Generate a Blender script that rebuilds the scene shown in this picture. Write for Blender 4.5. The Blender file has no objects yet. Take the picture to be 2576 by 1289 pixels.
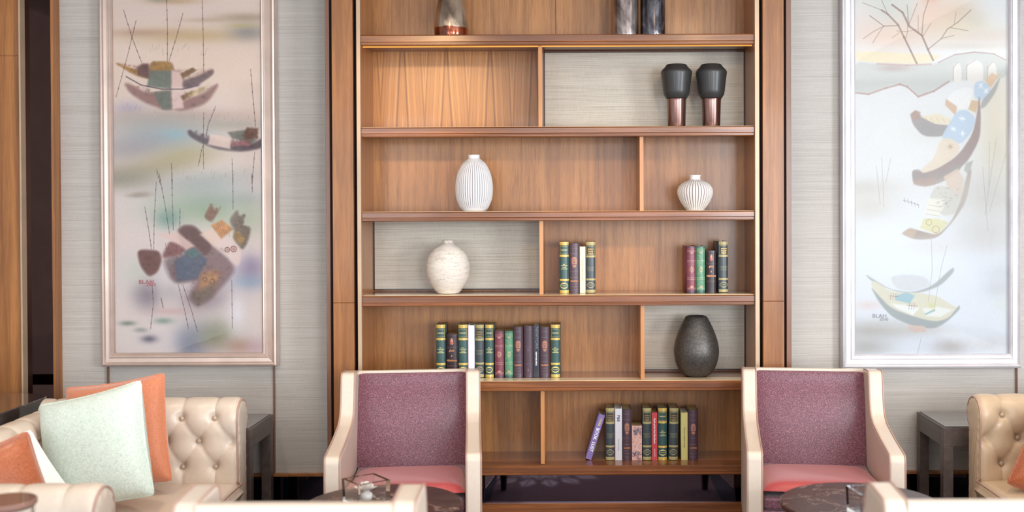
import bpy, math, random
import numpy as np
from mathutils import Vector, Matrix
random.seed(7)
PI = math.pi
C = bpy.context.scene.collection
SC = bpy.context.scene

# ------------------------------------------------------------------ camera, world, lights, exposure
F = 2700.0            # focal length in pixels of a 2576 px wide frame
PX0, PY0 = 1455.0, 546.0
TILT, ROLL = 0.010, -0.004
EYE = 1.567
CM = Matrix.Rotation(PI/2 - TILT, 4, 'X') @ Matrix.Rotation(ROLL, 4, 'Z')
cam = bpy.data.cameras.new('camera'); camo = bpy.data.objects.new('camera', cam); C.objects.link(camo)
camo.matrix_world = Matrix.Translation((0, 0, EYE)) @ CM
cam.sensor_width = 36.0; cam.lens = F/2576*36
cam.shift_x = (1288 - PX0)/2576; cam.shift_y = -(644.5 - PY0)/2576
cam.clip_start = 0.05
cam.dof.use_dof = True; cam.dof.focus_distance = 5.0; cam.dof.aperture_fstop = 1.7
SC.camera = camo
CM3 = CM.to_3x3()
def at(px, py, Y):
    d = CM3 @ Vector(((px-PX0)/F, -(py-PY0)/F, -1))
    k = Y/d.y
    return Vector((d.x*k, Y, EYE + d.z*k))

SC.view_settings.view_transform = 'Standard'; SC.view_settings.look = 'None'
SC.view_settings.gamma = 1.0; SC.view_settings.use_curve_mapping = False
SC.view_settings.exposure = 0.22
w = bpy.data.worlds.new('sky'); SC.world = w; w.use_nodes = True
bg = w.node_tree.nodes['Background']; bg.inputs[0].default_value = (0.80, 0.90, 1.0, 1); bg.inputs[1].default_value = 1.2

def area(name, loc, target, sx, sy, power, col):
    l = bpy.data.lights.new(name, 'AREA'); l.shape = 'RECTANGLE'; l.size = sx; l.size_y = sy
    l.energy = power; l.color = col
    o = bpy.data.objects.new(name, l); C.objects.link(o); o.location = loc
    o.rotation_euler = (Vector(target)-Vector(loc)).to_track_quat('-Z', 'Y').to_euler()
    return o
def spot(name, loc, target, power, col, ang, blend=0.9, r=0.04):
    l = bpy.data.lights.new(name, 'SPOT'); l.energy = power; l.color = col
    l.spot_size = math.radians(ang); l.spot_blend = blend; l.shadow_soft_size = r
    o = bpy.data.objects.new(name, l); C.objects.link(o); o.location = loc
    o.rotation_euler = (Vector(target)-Vector(loc)).to_track_quat('-Z', 'Y').to_euler()
    return o
RX0, RX1, RY0, RZ1 = -4.2, 5.2, -3.2, 3.1     # the room
WALL = 5.22
DAY = (0.86, 0.93, 1.0)
area('window_daylight_right', (2.5, RY0+0.12, 1.65), (2.2, 5, 1.55), 1.7, 2.1, 170, DAY)
area('window_daylight_middle', (0.1, RY0+0.12, 1.65), (0.2, 5, 1.45), 1.9, 2.1, 45, DAY)
area('window_daylight_left', (-2.7, RY0+0.12, 1.65), (-2.7, 5, 1.55), 1.9, 2.1, 65, DAY)
area('window_daylight_side', (RX1-0.12, -0.55, 1.7), (0, -0.55, 1.6), 2.3, 2.0, 330, DAY)
WARM = (1.0, 0.64, 0.32)
for (x, tx, tz, p) in ((-1.0, -0.72, 2.02, 62), (0.2, 0.08, 1.66, 34), (0.9, 0.62, 2.10, 13), (0.10, 0.20, 1.24, 24)):
    spot('shelf_downlight', (x, 1.7, 3.02), (tx, 5.2, tz), p*4, WARM, 15, 1.0, 0.12)
for x in (-2.0, -0.7, 1.0, 2.2):
    spot('ceiling_downlight', (x, 3.9, 3.02), (x, 4.1, 0.3), 48, (1.0, 0.80, 0.60), 85, 1.0, 0.06)
area('ceiling_glow', (0.3, 1.5, 3.02), (0.3, 1.5, 0), 5.0, 4.0, 55, (1.0, 0.93, 0.84))

# ------------------------------------------------------------------ helpers
def lin(c):
    return tuple(((v/255)/12.92 if v/255 <= 0.04045 else ((v/255+0.055)/1.055)**2.4) for v in c[:3])
def lin4(c): return lin(c)+(1.0,)

def tag(o, label=None, cat=None, group=None, kind=None):
    if label: o['label'] = label
    if cat: o['category'] = cat
    if group: o['group'] = group
    if kind: o['kind'] = kind
    return o
def empty(name, loc=(0, 0, 0), rz=0, label=None, cat=None, group=None):
    o = bpy.data.objects.new(name, None); C.objects.link(o)
    o.location = loc; o.rotation_euler = (0, 0, rz); o.empty_display_size = 0.1
    return tag(o, label, cat, group)
def copy_tree(o, parent=None):
    c = o.copy(); C.objects.link(c)
    if parent: c.parent = parent
    for ch in list(o.children): copy_tree(ch, c)
    return c

class MB:
    def __init__(s): s.v = []; s.f = []; s.col = []; s.c = (1, 1, 1)
    def add(s, vs, fs, cols=None):
        b = len(s.v); s.v += [tuple(p) for p in vs]; s.f += [tuple(b+i for i in f) for f in fs]
        s.col += list(cols) if cols is not None else [s.c]*len(vs)
        return s
    def box(s, x0, x1, y0, y1, z0, z1):
        return s.add([(x0,y0,z0),(x1,y0,z0),(x1,y1,z0),(x0,y1,z0),(x0,y0,z1),(x1,y0,z1),(x1,y1,z1),(x0,y1,z1)],
                     [(0,3,2,1),(4,5,6,7),(0,1,5,4),(1,2,6,5),(2,3,7,6),(3,0,4,7)])
    def frustum(s, cx, cy, z0, z1, a0, a1, b0=None, b1=None):
        b0 = b0 or a0; b1 = b1 or a1
        vs = [(cx+i*a0, cy+j*b0, z0) for i, j in ((-1,-1),(1,-1),(1,1),(-1,1))]+[(cx+i*a1, cy+j*b1, z1) for i, j in ((-1,-1),(1,-1),(1,1),(-1,1))]
        return s.add(vs, [(0,3,2,1),(4,5,6,7),(0,1,5,4),(1,2,6,5),(2,3,7,6),(3,0,4,7)])
    def prism(s, pts, axis, a0, a1):
        """pts: closed 2-D outline; axis 'x': pts are (y,z); 'y': pts are (x,z); 'z': (x,y)"""
        n = len(pts)
        def m(p, a): return (a, p[0], p[1]) if axis == 'x' else ((p[0], a, p[1]) if axis == 'y' else (p[0], p[1], a))
        vs = [m(p, a0) for p in pts]+[m(p, a1) for p in pts]
        fs = [tuple(range(n)), tuple(range(2*n-1, n-1, -1))]+[(i, n+i, n+(i+1) % n, (i+1) % n) for i in range(n)]
        return s.add(vs, fs)
    def lathe(s, prof, seg=64, rfun=None, cfun=None, cx=0, cy=0):
        vs = []; cols = []
        for k, (r, z) in enumerate(prof):
            for i in range(seg):
                a = 2*PI*i/seg
                rr = r*(rfun(a, z, k) if rfun else 1)
                vs.append((cx+rr*math.cos(a), cy+rr*math.sin(a), z)); cols.append(cfun(a, z, k) if cfun else s.c)
        fs = []
        for k in range(len(prof)-1):
            for i in range(seg):
                j = (i+1) % seg
                fs.append((k*seg+i, k*seg+j, (k+1)*seg+j, (k+1)*seg+i))
        if prof[0][0] > 1e-6: fs.append(tuple(range(seg-1, -1, -1)))
        return s.add(vs, fs, cols)
    def tube(s, pts, r, seg=8, closed=False, rs=None):
        pts = [Vector(p) for p in pts]; n = len(pts); vs = []; up = None
        for i, p in enumerate(pts):
            a = pts[(i-1) % n] if (closed or i > 0) else p; b = pts[(i+1) % n] if (closed or i < n-1) else p
            t = (b-a).normalized() if (b-a).length > 1e-9 else Vector((0,0,1))
            if up is None:
                up = Vector((0,0,1)) if abs(t.z) < 0.9 else Vector((0,1,0))
            u = (up - t*up.dot(t)).normalized(); w_ = t.cross(u); up = u
            rr = rs[i] if rs else r
            for k in range(seg):
                an = 2*PI*k/seg
                vs.append(p+(u*math.cos(an)+w_*math.sin(an))*rr)
        fs = []
        for i in range(n if closed else n-1):
            for k in range(seg):
                fs.append((i*seg+k, i*seg+(k+1) % seg, ((i+1) % n)*seg+(k+1) % seg, ((i+1) % n)*seg+k))
        if not closed: fs += [tuple(range(seg-1, -1, -1)), tuple((n-1)*seg+k for k in range(seg))]
        return s.add(vs, fs)
    def build(s, name, mat, parent=None, smooth=False, bevel=0, seg=2, loc=None, colors=False, angle=None):
        me = bpy.data.meshes.new(name); me.from_pydata(s.v, [], s.f)
        if colors:
            ca = me.color_attributes.new('Col', 'FLOAT_COLOR', 'POINT')
            ca.data.foreach_set('color', np.array([tuple(c)+(1.0,) for c in s.col], dtype=np.float32).ravel())
        o = bpy.data.objects.new(name, me); C.objects.link(o)
        me.materials.append(mat)
        import bmesh
        bm = bmesh.new(); bm.from_mesh(me); bmesh.ops.recalc_face_normals(bm, faces=bm.faces); bm.to_mesh(me); bm.free()
        if smooth:
            me.polygons.foreach_set('use_smooth', [True]*len(me.polygons))
            if angle: me.set_sharp_from_angle(angle=angle)
        if bevel:
            m = o.modifiers.new('bevel', 'BEVEL'); m.width = bevel; m.segments = seg; m.limit_method = 'ANGLE'
            m.harden_normals = False
        if parent: o.parent = parent
        if loc: o.location = loc
        return o

def text_mesh(name, body, size, mat, parent, loc, rot=(PI/2, 0, 0), bold=0.0, sx=1.0, align='CENTER', shear=0.0):
    cu = bpy.data.curves.new(name, 'FONT'); cu.body = body; cu.size = size; cu.align_x = align; cu.align_y = 'CENTER'
    cu.offset = bold; cu.extrude = 0.00015; cu.shear = shear; cu.space_character = 1.0; cu.resolution_u = 3
    t = bpy.data.objects.new(name+'_curve', cu); C.objects.link(t)
    dg = bpy.context.evaluated_depsgraph_get(); dg.update()
    me = bpy.data.meshes.new_from_object(t.evaluated_get(dg)); me.name = name
    bpy.data.objects.remove(t); bpy.data.curves.remove(cu)
    me.materials.clear(); me.materials.append(mat)
    o = bpy.data.objects.new(name, me); C.objects.link(o); o.parent = parent
    o.location = loc; o.rotation_euler = rot; o.scale = (sx, 1, 1)
    return o

# ------------------------------------------------------------------ painter: colours computed per vertex of a fine mesh
class Canvas:
    def __init__(s, x0, x1, y0, y1, step, base):
        s.nx = int(round((x1-x0)/step))+1; s.ny = int(round((y1-y0)/step))+1
        s.x = np.linspace(x0, x1, s.nx); s.y = np.linspace(y0, y1, s.ny)
        s.X, s.Y = np.meshgrid(s.x, s.y); s.step = step
        s.a = np.zeros((s.ny, s.nx, 3)); s.a[:] = np.array(base, float)
    def win(s, x0, x1, y0, y1):
        i0, i1 = np.searchsorted(s.x, [x0, x1]); j0, j1 = np.searchsorted(s.y, [y0, y1])
        return slice(max(j0-1, 0), min(j1+1, s.ny)), slice(max(i0-1, 0), min(i1+1, s.nx))
    def mix(s, w_, col, alpha):
        if w_[0].stop <= w_[0].start or w_[1].stop <= w_[1].start: return
        al = alpha[..., None]; s.a[w_] = s.a[w_]*(1-al)+np.array(col, float)*al
    def blob(s, cx, cy, rx, ry, col, al=0.6, ang=0):
        R = 2.4*max(rx, ry); w_ = s.win(cx-R, cx+R, cy-R, cy+R)
        dx = s.X[w_]-cx; dy = s.Y[w_]-cy; c, n = math.cos(ang), math.sin(ang)
        u = (dx*c+dy*n)/rx; v = (-dx*n+dy*c)/ry
        s.mix(w_, col, al*np.exp(-(u*u+v*v)))
    def poly(s, pts, col, al=1.0, soft=1.2):
        if len(pts) >= 6:
            for _ in range(2):
                q = []
                for a, b in zip(pts, list(pts[1:])+[pts[0]]):
                    q += [(a[0]*.8+b[0]*.2, a[1]*.8+b[1]*.2), (a[0]*.2+b[0]*.8, a[1]*.2+b[1]*.8)]
                pts = q
        xs = [p[0] for p in pts]; ys = [p[1] for p in pts]; m = soft*2+1
        w_ = s.win(min(xs)-m, max(xs)+m, min(ys)-m, max(ys)+m)
        X, Y = s.X[w_], s.Y[w_]
        if X.size == 0: return
        d = np.full(X.shape, 1e9); ins = np.zeros(X.shape, bool); n = len(pts)
        for i in range(n):
            (ax, ay), (bx, by) = pts[i], pts[(i+1) % n]
            ex, ey = bx-ax, by-ay; L = ex*ex+ey*ey+1e-9
            t = np.clip(((X-ax)*ex+(Y-ay)*ey)/L, 0, 1)
            d = np.minimum(d, np.hypot(X-ax-t*ex, Y-ay-t*ey))
            cr = ((ay > Y) != (by > Y)) & (X < (bx-ax)*(Y-ay)/((by-ay) if by != ay else 1e-9)+ax)
            ins ^= cr
        sd = np.where(ins, -d, d)
        s.mix(w_, col, al*np.clip(0.5-sd/(2*soft), 0, 1))
    def line(s, pts, wd, col, al=1.0, soft=0.8):
        for (ax, ay), (bx, by) in zip(pts[:-1], pts[1:]):
            m = wd+soft*2; w_ = s.win(min(ax, bx)-m, max(ax, bx)+m, min(ay, by)-m, max(ay, by)+m)
            X, Y = s.X[w_], s.Y[w_]
            if X.size == 0: continue
            ex, ey = bx-ax, by-ay; L = ex*ex+ey*ey+1e-9
            t = np.clip(((X-ax)*ex+(Y-ay)*ey)/L, 0, 1); d = np.hypot(X-ax-t*ex, Y-ay-t*ey)
            s.mix(w_, col, al*np.clip((wd/2+soft/2-d)/soft, 0, 1))
    def rect(s, x0, x1, y0, y1, col, al=1.0, soft=0.3): s.poly([(x0,y0),(x1,y0),(x1,y1),(x0,y1)], col, al, soft)
    def ring(s, cx, cy, rx, ry, wd, col, al=1.0, n=20):
        s.line([(cx+rx*math.cos(2*PI*i/n), cy+ry*math.sin(2*PI*i/n)) for i in range(n+1)], wd, col, al)
    def noise(s, amp, seed=1, scale=1):
        r = np.random.RandomState(seed).rand(s.ny//scale+2, s.nx//scale+2)-0.5
        r = np.kron(r, np.ones((scale, scale)))[:s.ny, :s.nx]
        s.a += (r*amp)[..., None]
    def mesh(s, name, fn, mat, parent=None, extra=None):
        """fn(X, Y) -> three arrays; colours are given 0-255 sRGB"""
        vx, vy, vz = fn(s.X, s.Y)
        co = np.stack([vx, vy, vz], -1).reshape(-1, 3)
        idx = np.arange(s.ny*s.nx).reshape(s.ny, s.nx)
        q = np.stack([idx[:-1, :-1], idx[1:, :-1], idx[1:, 1:], idx[:-1, 1:]], -1).reshape(-1, 4)
        c = np.clip(s.a, 0, 255)/255; c = np.where(c <= 0.04045, c/12.92, ((c+0.055)/1.055)**2.4).reshape(-1, 3)
        if extra:
            ev, ef, ec = extra; b = len(co)
            co = np.vstack([co, np.array(ev)]); q = np.vstack([q, np.array(ef)+b]); c = np.vstack([c, np.array(ec)])
        me = bpy.data.meshes.new(name); me.vertices.add(len(co)); me.vertices.foreach_set('co', co.ravel())
        me.loops.add(q.size); me.loops.foreach_set('vertex_index', q.ravel().astype(np.int32))
        me.polygons.add(len(q)); me.polygons.foreach_set('loop_start', np.arange(0, q.size, 4, dtype=np.int32))
        me.update(calc_edges=True); me.validate()
        ca = me.color_attributes.new('Col', 'FLOAT_COLOR', 'POINT')
        ca.data.foreach_set('color', np.hstack([c, np.ones((len(c), 1))]).astype(np.float32).ravel())
        me.materials.append(mat)
        o = bpy.data.objects.new(name, me); C.objects.link(o)
        if parent: o.parent = parent
        return o

# ------------------------------------------------------------------ materials
class N:
    def __init__(s, name):
        s.m = bpy.data.materials.new(name); s.m.use_nodes = True; s.t = s.m.node_tree
        s.b = s.t.nodes['Principled BSDF']
    def n(s, ty, **kw):
        x = s.t.nodes.new(ty)
        for k, v in kw.items():
            if k.startswith('i_'): x.inputs[k[2:].replace('_', ' ')].default_value = v
            else: setattr(x, k, v)
        return x
    def l(s, a, b): s.t.links.new(a, b)
    def p(s, **kw):
        for k, v in kw.items(): s.b.inputs[k.replace('_', ' ')].default_value = v
        return s
    def pos(s, scale, world=True):
        g = s.n('ShaderNodeNewGeometry').outputs['Position'] if world else s.n('ShaderNodeTexCoord').outputs['Object']
        mp = s.n('ShaderNodeMapping'); mp.inputs['Scale'].default_value = scale; s.l(g, mp.inputs['Vector'])
        return mp.outputs['Vector']
    def noise(s, vec, scale=1, detail=3, rough=0.55, dist=0.0):
        x = s.n('ShaderNodeTexNoise'); x.inputs['Scale'].default_value = scale; x.inputs['Detail'].default_value = detail
        x.inputs['Roughness'].default_value = rough; x.inputs['Distortion'].default_value = dist; s.l(vec, x.inputs['Vector'])
        return x.outputs['Fac']
    def ramp(s, fac, stops):
        r = s.n('ShaderNodeValToRGB'); e = r.color_ramp.elements
        while len(e) < len(stops): e.new(0.5)
        for k, (p, c) in enumerate(stops): e[k].position = p; e[k].color = c
        s.l(fac, r.inputs['Fac']); return r.outputs['Color']
    def mixc(s, fac, a, b, mode='MIX'):
        x = s.n('ShaderNodeMix', data_type='RGBA', blend_type=mode)
        for sock, v in ((x.inputs[0], fac), (x.inputs[6], a), (x.inputs[7], b)):
            if hasattr(v, 'links'): s.l(v, sock)
            else: sock.default_value = v
        return x.outputs[2]
    def math(s, op, a, b=0.0):
        x = s.n('ShaderNodeMath', operation=op)
        for sock, v in ((x.inputs[0], a), (x.inputs[1], b)):
            if hasattr(v, 'links'): s.l(v, sock)
            else: sock.default_value = v
        return x.outputs[0]
    def bump(s, h, strength=0.3, dist=0.002):
        x = s.n('ShaderNodeBump'); x.inputs['Strength'].default_value = strength; x.inputs['Distance'].default_value = dist
        s.l(h, x.inputs['Height']); s.l(x.outputs['Normal'], s.b.inputs['Normal'])

def wood(name, a, b, axis='z', rough=0.38, fine=1.0, coat=0.15, streak=0.35):
    k = N(name)
    st = {'z': (1, 1, 0.045), 'x': (0.03, 1, 1), 'y': (1, 0.03, 1)}[axis]
    v = k.pos(st)
    n1 = k.noise(v, 26*fine, 4, 0.6, 0.6); n2 = k.noise(v, 210*fine, 3, 0.7)
    n3 = k.noise(k.pos((1, 1, 1)), 1.8, 2)
    f = k.math('ADD', k.math('MULTIPLY', n1, 0.75), k.math('MULTIPLY', n2, streak))
    f = k.math('ADD', f, k.math('MULTIPLY', n3, 0.18))
    col = k.ramp(f, [(0.42, lin4(b)), (0.62, lin4(tuple((x+y)/2 for x, y in zip(a, b)))), (0.80, lin4(a))])
    k.l(col, k.b.inputs['Base Color']); k.p(Roughness=rough); k.b.inputs['Coat Weight'].default_value = coat
    k.b.inputs['Coat Roughness'].default_value = 0.12
    k.bump(n2, 0.08, 0.001)
    return k.m
def plain(name, col, rough=0.5, metal=0.0, coat=0.0, bump=None, sheen=0, world=False, spec=0.5, mot=0.94):
    k = N(name); k.p(Base_Color=lin4(col), Roughness=rough, Metallic=metal)
    k.b.inputs['Coat Weight'].default_value = coat; k.b.inputs['Specular IOR Level'].default_value = spec
    if sheen: k.b.inputs['Sheen Weight'].default_value = sheen
    v = k.pos((1, 1, 1), world); n = k.noise(v, bump[0] if bump else 6, 3)
    c = k.ramp(n, [(0.3, lin4(tuple(x*mot for x in col))), (0.7, lin4(tuple(min(255, x*(2-mot)**0.5) for x in col)))])
    k.l(c, k.b.inputs['Base Color'])
    if bump: k.bump(n, bump[1], bump[2])
    return k.m
def wallpaper(name, base, dark, hi, rough=0.55):
    k = N(name)
    s1 = k.noise(k.pos((1.1, 1.1, 230)), 1, 5, 0.75); s2 = k.noise(k.pos((6, 6, 620)), 1, 2, 0.6)
    s3 = k.noise(k.pos((300, 300, 30)), 1, 2); s4 = k.noise(k.pos((0.8, 0.8, 5)), 1, 2)
    f = k.math('ADD', k.math('MULTIPLY', s1, 0.5), k.math('MULTIPLY', s2, 0.3))
    f = k.math('ADD', f, k.math('MULTIPLY', s3, 0.12)); f = k.math('ADD', f, k.math('MULTIPLY', s4, 0.08))
    c = k.ramp(f, [(0.34, lin4(dark)), (0.50, lin4(base)), (0.66, lin4(hi))])
    k.l(c, k.b.inputs['Base Color']); k.p(Roughness=rough); k.b.inputs['Specular IOR Level'].default_value = 0.6
    k.bump(f, 0.25, 0.002)
    return k.m
def vcol(name, rough=0.5, coat=0.0, metal=0, bump=None, spec=0.5):
    k = N(name); a = k.n('ShaderNodeVertexColor', layer_name='Col')
    k.l(a.outputs['Color'], k.b.inputs['Base Color']); k.p(Roughness=rough, Metallic=metal)
    k.b.inputs['Coat Weight'].default_value = coat; k.b.inputs['Coat Roughness'].default_value = 0.1
    k.b.inputs['Specular IOR Level'].default_value = spec
    if bump: k.bump(k.noise(k.pos((1, 1, 1), False), bump[0], 3), bump[1], bump[2])
    return k.m
def mirror(name, tint, rough=0.03):
    k = N(name); k.p(Base_Color=lin4(tint), Roughness=rough, Metallic=1.0)
    n = k.noise(k.pos((1, 1, 1)), 3, 2); k.l(k.ramp(n, [(0, lin4(tint)), (1, lin4(tuple(x*0.94 for x in tint)))]), k.b.inputs['Base Color'])
    return k.m

M = {}
M['veneer'] = wood('veneer', (176, 120, 68), (122, 76, 38), 'z', 0.36, 1.7, 0.12, 0.45)
M['pilaster'] = wood('pilaster_wood', (180, 118, 62), (118, 70, 32), 'z', 0.4, 0.8, 0.12, 0.3)
M['edge'] = wood('edge_wood', (168, 102, 54), (92, 50, 26), 'x', 0.3, 1.3, 0.3, 0.3)
M['divider'] = wood('divider_wood', (214, 152, 92), (182, 120, 70), 'z', 0.35, 0.8, 0.2, 0.2)
M['side'] = wood('side_wood', (186, 124, 70), (140, 88, 46), 'z', 0.32, 0.7, 0.2, 0.25)
M['soffit'] = wood('soffit_wood', (150, 104, 72), (118, 78, 54), 'x', 0.3, 0.8, 0.2, 0.25)
M['shelftop'] = wood('shelf_top_wood', (176, 112, 66), (128, 76, 42), 'x', 0.2, 0.8, 0.6, 0.25)
M['strip'] = plain('painted_edge_light', (236, 214, 178), 0.25, 0, 0.3)  # pale tone paints in the light grazing the shelf fronts
M['darktrim'] = plain('dark_trim', (62, 36, 34), 0.4, 0, 0.2)
M['browntrim'] = wood('brown_trim', (134, 92, 68), (108, 70, 52), 'z', 0.35)
M['bevelstrip'] = plain('bronze_strip', (188, 160, 132), 0.35, 0.2)
def matched():
    k = N('book_matched_veneer')
    g = k.n('ShaderNodeSeparateXYZ'); k.l(k.n('ShaderNodeNewGeometry').outputs['Position'], g.inputs[0])
    wob = k.noise(k.pos((2.5, 1, 1.2)), 1, 2)
    pp = k.n('ShaderNodeMath', operation='PINGPONG'); k.l(g.outputs['X'], pp.inputs[0]); pp.inputs[1].default_value = 0.108
    u = k.math('ADD', pp.outputs[0], k.math('MULTIPLY', g.outputs['Z'], 0.05))
    u = k.math('ADD', u, k.math('MULTIPLY', wob, 0.03))
    cb = k.n('ShaderNodeCombineXYZ'); k.l(u, cb.inputs[0])
    n1 = k.noise(cb.outputs[0], 75, 2, 0.5); n2 = k.noise(cb.outputs[0], 420, 2, 0.6); n3 = k.noise(k.pos((300, 1, 12)), 1, 2)
    f = k.math('ADD', k.math('MULTIPLY', n1, 0.7), k.math('MULTIPLY', n2, 0.22)); f = k.math('ADD', f, k.math('MULTIPLY', n3, 0.08))
    c = k.ramp(f, [(0.36, lin4((104, 66, 38))), (0.47, lin4((168, 112, 62))), (0.62, lin4((204, 146, 86)))])
    k.l(c, k.b.inputs['Base Color']); k.p(Roughness=0.34); k.b.inputs['Coat Weight'].default_value = 0.15
    return k.m
M['matched'] = matched()
M['wallpaper'] = wallpaper('grasscloth', (185, 177, 169), (161, 151, 143), (201, 194, 187))
M['nichepaper'] = wallpaper('niche_grasscloth', (186, 176, 160), (146, 134, 116), (210, 200, 184), 0.4)
M['frame'] = plain('champagne_frame', (206, 184, 172), 0.3, 0.45, 0.3)
M['frame2'] = plain('silver_frame', (224, 220, 224), 0.3, 0.4, 0.3)
M['painting'] = vcol('silk_painting', 0.8, 0.0, 0, (260, 0.05, 0.0006))
M['bookcloth'] = vcol('book_cloth', 0.38, 0.15)
M['paperback'] = vcol('paperback_cover', 0.35, 0.1)
M['mirror'] = mirror('smoked_mirror', (120, 110, 122), 0.04)
M['blackglass'] = mirror('black_glass', (66, 50, 48), 0.05)
M['carpet'] = plain('carpet', (58, 56, 68), 0.95, bump=(260, 0.4, 0.004), world=True)
M['runner'] = vcol('carpet_runner', 0.95, 0, 0, (300, 0.3, 0.003))
M['white'] = plain('white_paint', (232, 228, 222), 0.8, world=True)
M['leather'] = plain('cream_leather', (216, 199, 182), 0.36, 0, 0.12, (70, 0.06, 0.001), mot=0.985)
M['tan'] = plain('beige_leather', (206, 180, 150), 0.36, 0, 0.12, (60, 0.06, 0.001), mot=0.985)
M['piping'] = plain('rose_piping', (186, 150, 136), 0.4)
M['blackwood'] = plain('black_wood', (26, 20, 22), 0.35, 0, 0.2)
M['tablewood'] = wood('grey_brown_wood', (98, 84, 78), (72, 60, 56), 'y', 0.4)
M['smokeglass'] = plain('smoked_glass_top', (66, 66, 68), 0.06, 0, 1.0)
M['lacquer'] = plain('dark_lacquer', (40, 30, 30), 0.07, 0, 1.0)
M['button'] = plain('button_leather', (188, 166, 142), 0.3, 0, 0.3)
def fabric(name, a, b, c_, rough=0.5, sheen=0.4, sc=240, bumps=0.35):
    k = N(name); v = k.pos((1, 1, 1), False)
    n1 = k.noise(k.pos((sc*1.6, sc*1.6, sc*0.55), False), 1, 2, 0.6); n2 = k.noise(k.pos((sc*0.6, sc*0.6, sc*1.8), False), 1, 2, 0.6)
    f = k.math('ADD', k.math('MULTIPLY', n1, 0.5), k.math('MULTIPLY', n2, 0.5))
    k.l(k.ramp(f, [(0.36, lin4(a)), (0.5, lin4(b)), (0.64, lin4(c_))]), k.b.inputs['Base Color'])
    k.p(Roughness=rough); k.b.inputs['Sheen Weight'].default_value = sheen; k.bump(f, bumps, 0.002)
    return k.m
M['purple'] = fabric('purple_fabric', (66, 30, 46), (104, 56, 74), (176, 122, 128), 0.36, 0.35, 330, 0.25)
M['coral'] = fabric('coral_fabric', (164, 50, 54), (174, 58, 60), (184, 68, 66), 0.42, 0.35, 300, 0.1)
M['mint'] = fabric('mint_weave', (186, 200, 190), (206, 218, 206), (222, 230, 220), 0.8, 0.2, 170, 0.5)
M['peach'] = fabric('peach_velvet', (194, 110, 74), (204, 122, 84), (214, 134, 94), 0.6, 0.6, 200, 0.1)
M['rust'] = fabric('rust_satin', (150, 74, 40), (172, 92, 54), (190, 108, 66), 0.35, 0.4, 200, 0.1)
M['whitecloth'] = fabric('white_cloth', (230, 228, 222), (238, 236, 230), (246, 244, 240), 0.8, 0.2, 200, 0.2)
def marble():
    k = N('brown_marble'); v = k.pos((1, 1, 1), False)
    n = k.noise(v, 5, 6, 0.65, 1.2); v2 = k.math('ABSOLUTE', k.math('SUBTRACT', k.noise(v, 2.6, 4, 0.6, 1.5), 0.5))
    base = k.ramp(n, [(0.3, lin4((50, 32, 30))), (0.7, lin4((78, 54, 50)))])
    ve = k.ramp(v2, [(0.0, (1, 1, 1, 1)), (0.012, (0, 0, 0, 1))])
    k.l(k.mixc(k.math('MULTIPLY', ve, 0.6), base, lin4((190, 160, 145))), k.b.inputs['Base Color']); k.p(Roughness=0.3)
    k.b.inputs['Specular IOR Level'].default_value = 0.3
    k.b.inputs['Coat Weight'].default_value = 0.05
    return k.m
M['marble'] = marble()
def glass(name, tint=(1, 1, 1, 1), rough=0.0):
    k = N(name); k.p(Base_Color=tint, Roughness=rough); k.b.inputs['Transmission Weight'].default_value = 1.0
    k.b.inputs['IOR'].default_value = 1.5
    return k.m
M['glass'] = glass('clear_glass')
def paneglass():
    k = N('picture_glass'); t = k.t
    tr = k.n('ShaderNodeBsdfTransparent'); gl = k.n('ShaderNodeBsdfGlossy'); gl.inputs['Roughness'].default_value = 0.02
    fr = k.n('ShaderNodeFresnel'); fr.inputs['IOR'].default_value = 1.45
    mx = k.n('ShaderNodeMixShader'); k.l(fr.outputs[0], mx.inputs[0]); k.l(tr.outputs[0], mx.inputs[1]); k.l(gl.outputs[0], mx.inputs[2])
    k.l(mx.outputs[0], t.nodes['Material Output'].inputs['Surface'])
    return k.m
M['pane'] = paneglass()
M['gold'] = plain('gold_foil', (222, 180, 96), 0.3, 0.6)
M['copperfoil'] = plain('copper_foil', (224, 150, 100), 0.35, 0.3)
M['inkwhite'] = plain('white_ink', (244, 244, 244), 0.5)
M['inkblack'] = plain('black_ink', (40, 34, 38), 0.5)
M['inkgrey'] = plain('grey_ink', (128, 128, 134), 0.5)
M['inkyellow'] = plain('yellow_ink', (236, 214, 130), 0.5)
M['inkred'] = plain('red_ink', (190, 60, 80), 0.6)
M['pages'] = plain('page_block', (196, 168, 112), 0.7)
M['whitepages'] = plain('white_page_block', (232, 226, 210), 0.7)

# ------------------------------------------------------------------ the room
def struct(name, mb, m, **kw): return tag(mb.build(name, m, **kw), kind='structure')
struct('floor', MB().box(RX0, RX1, RY0, WALL+0.1, -0.05, 0), M['carpet'])
struct('ceiling', MB().box(RX0, RX1, RY0, WALL+0.1, RZ1, RZ1+0.05), M['white'])
ZP = at(1000, 1192, WALL).z                     # lower edge of the papered panels
XM1, XM0 = at(55, 600, WALL-0.02).x, at(130, 600, WALL-0.02).x
WBX0, WBX1 = at(830, 600, 5.02).x, at(1982, 600, 5.02).x
struct('wall_front', MB().box(RX0, WBX0, WALL, WALL+0.3, ZP, RZ1).box(WBX1, RX1, WALL, WALL+0.3, ZP, RZ1).box(WBX0, WBX1, WALL+0.2, WALL+0.3, 0, RZ1), M['wallpaper'])
struct('baseboard_front', MB().box(RX0, WBX0, WALL+0.02, WALL+0.3, 0, ZP).box(WBX1, RX1, WALL+0.02, WALL+0.3, 0, ZP), M['mirror'])
struct('wall_left', MB().box(RX0-0.1, RX0, RY0, WALL+0.1, 0, RZ1), M['white'])
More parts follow.
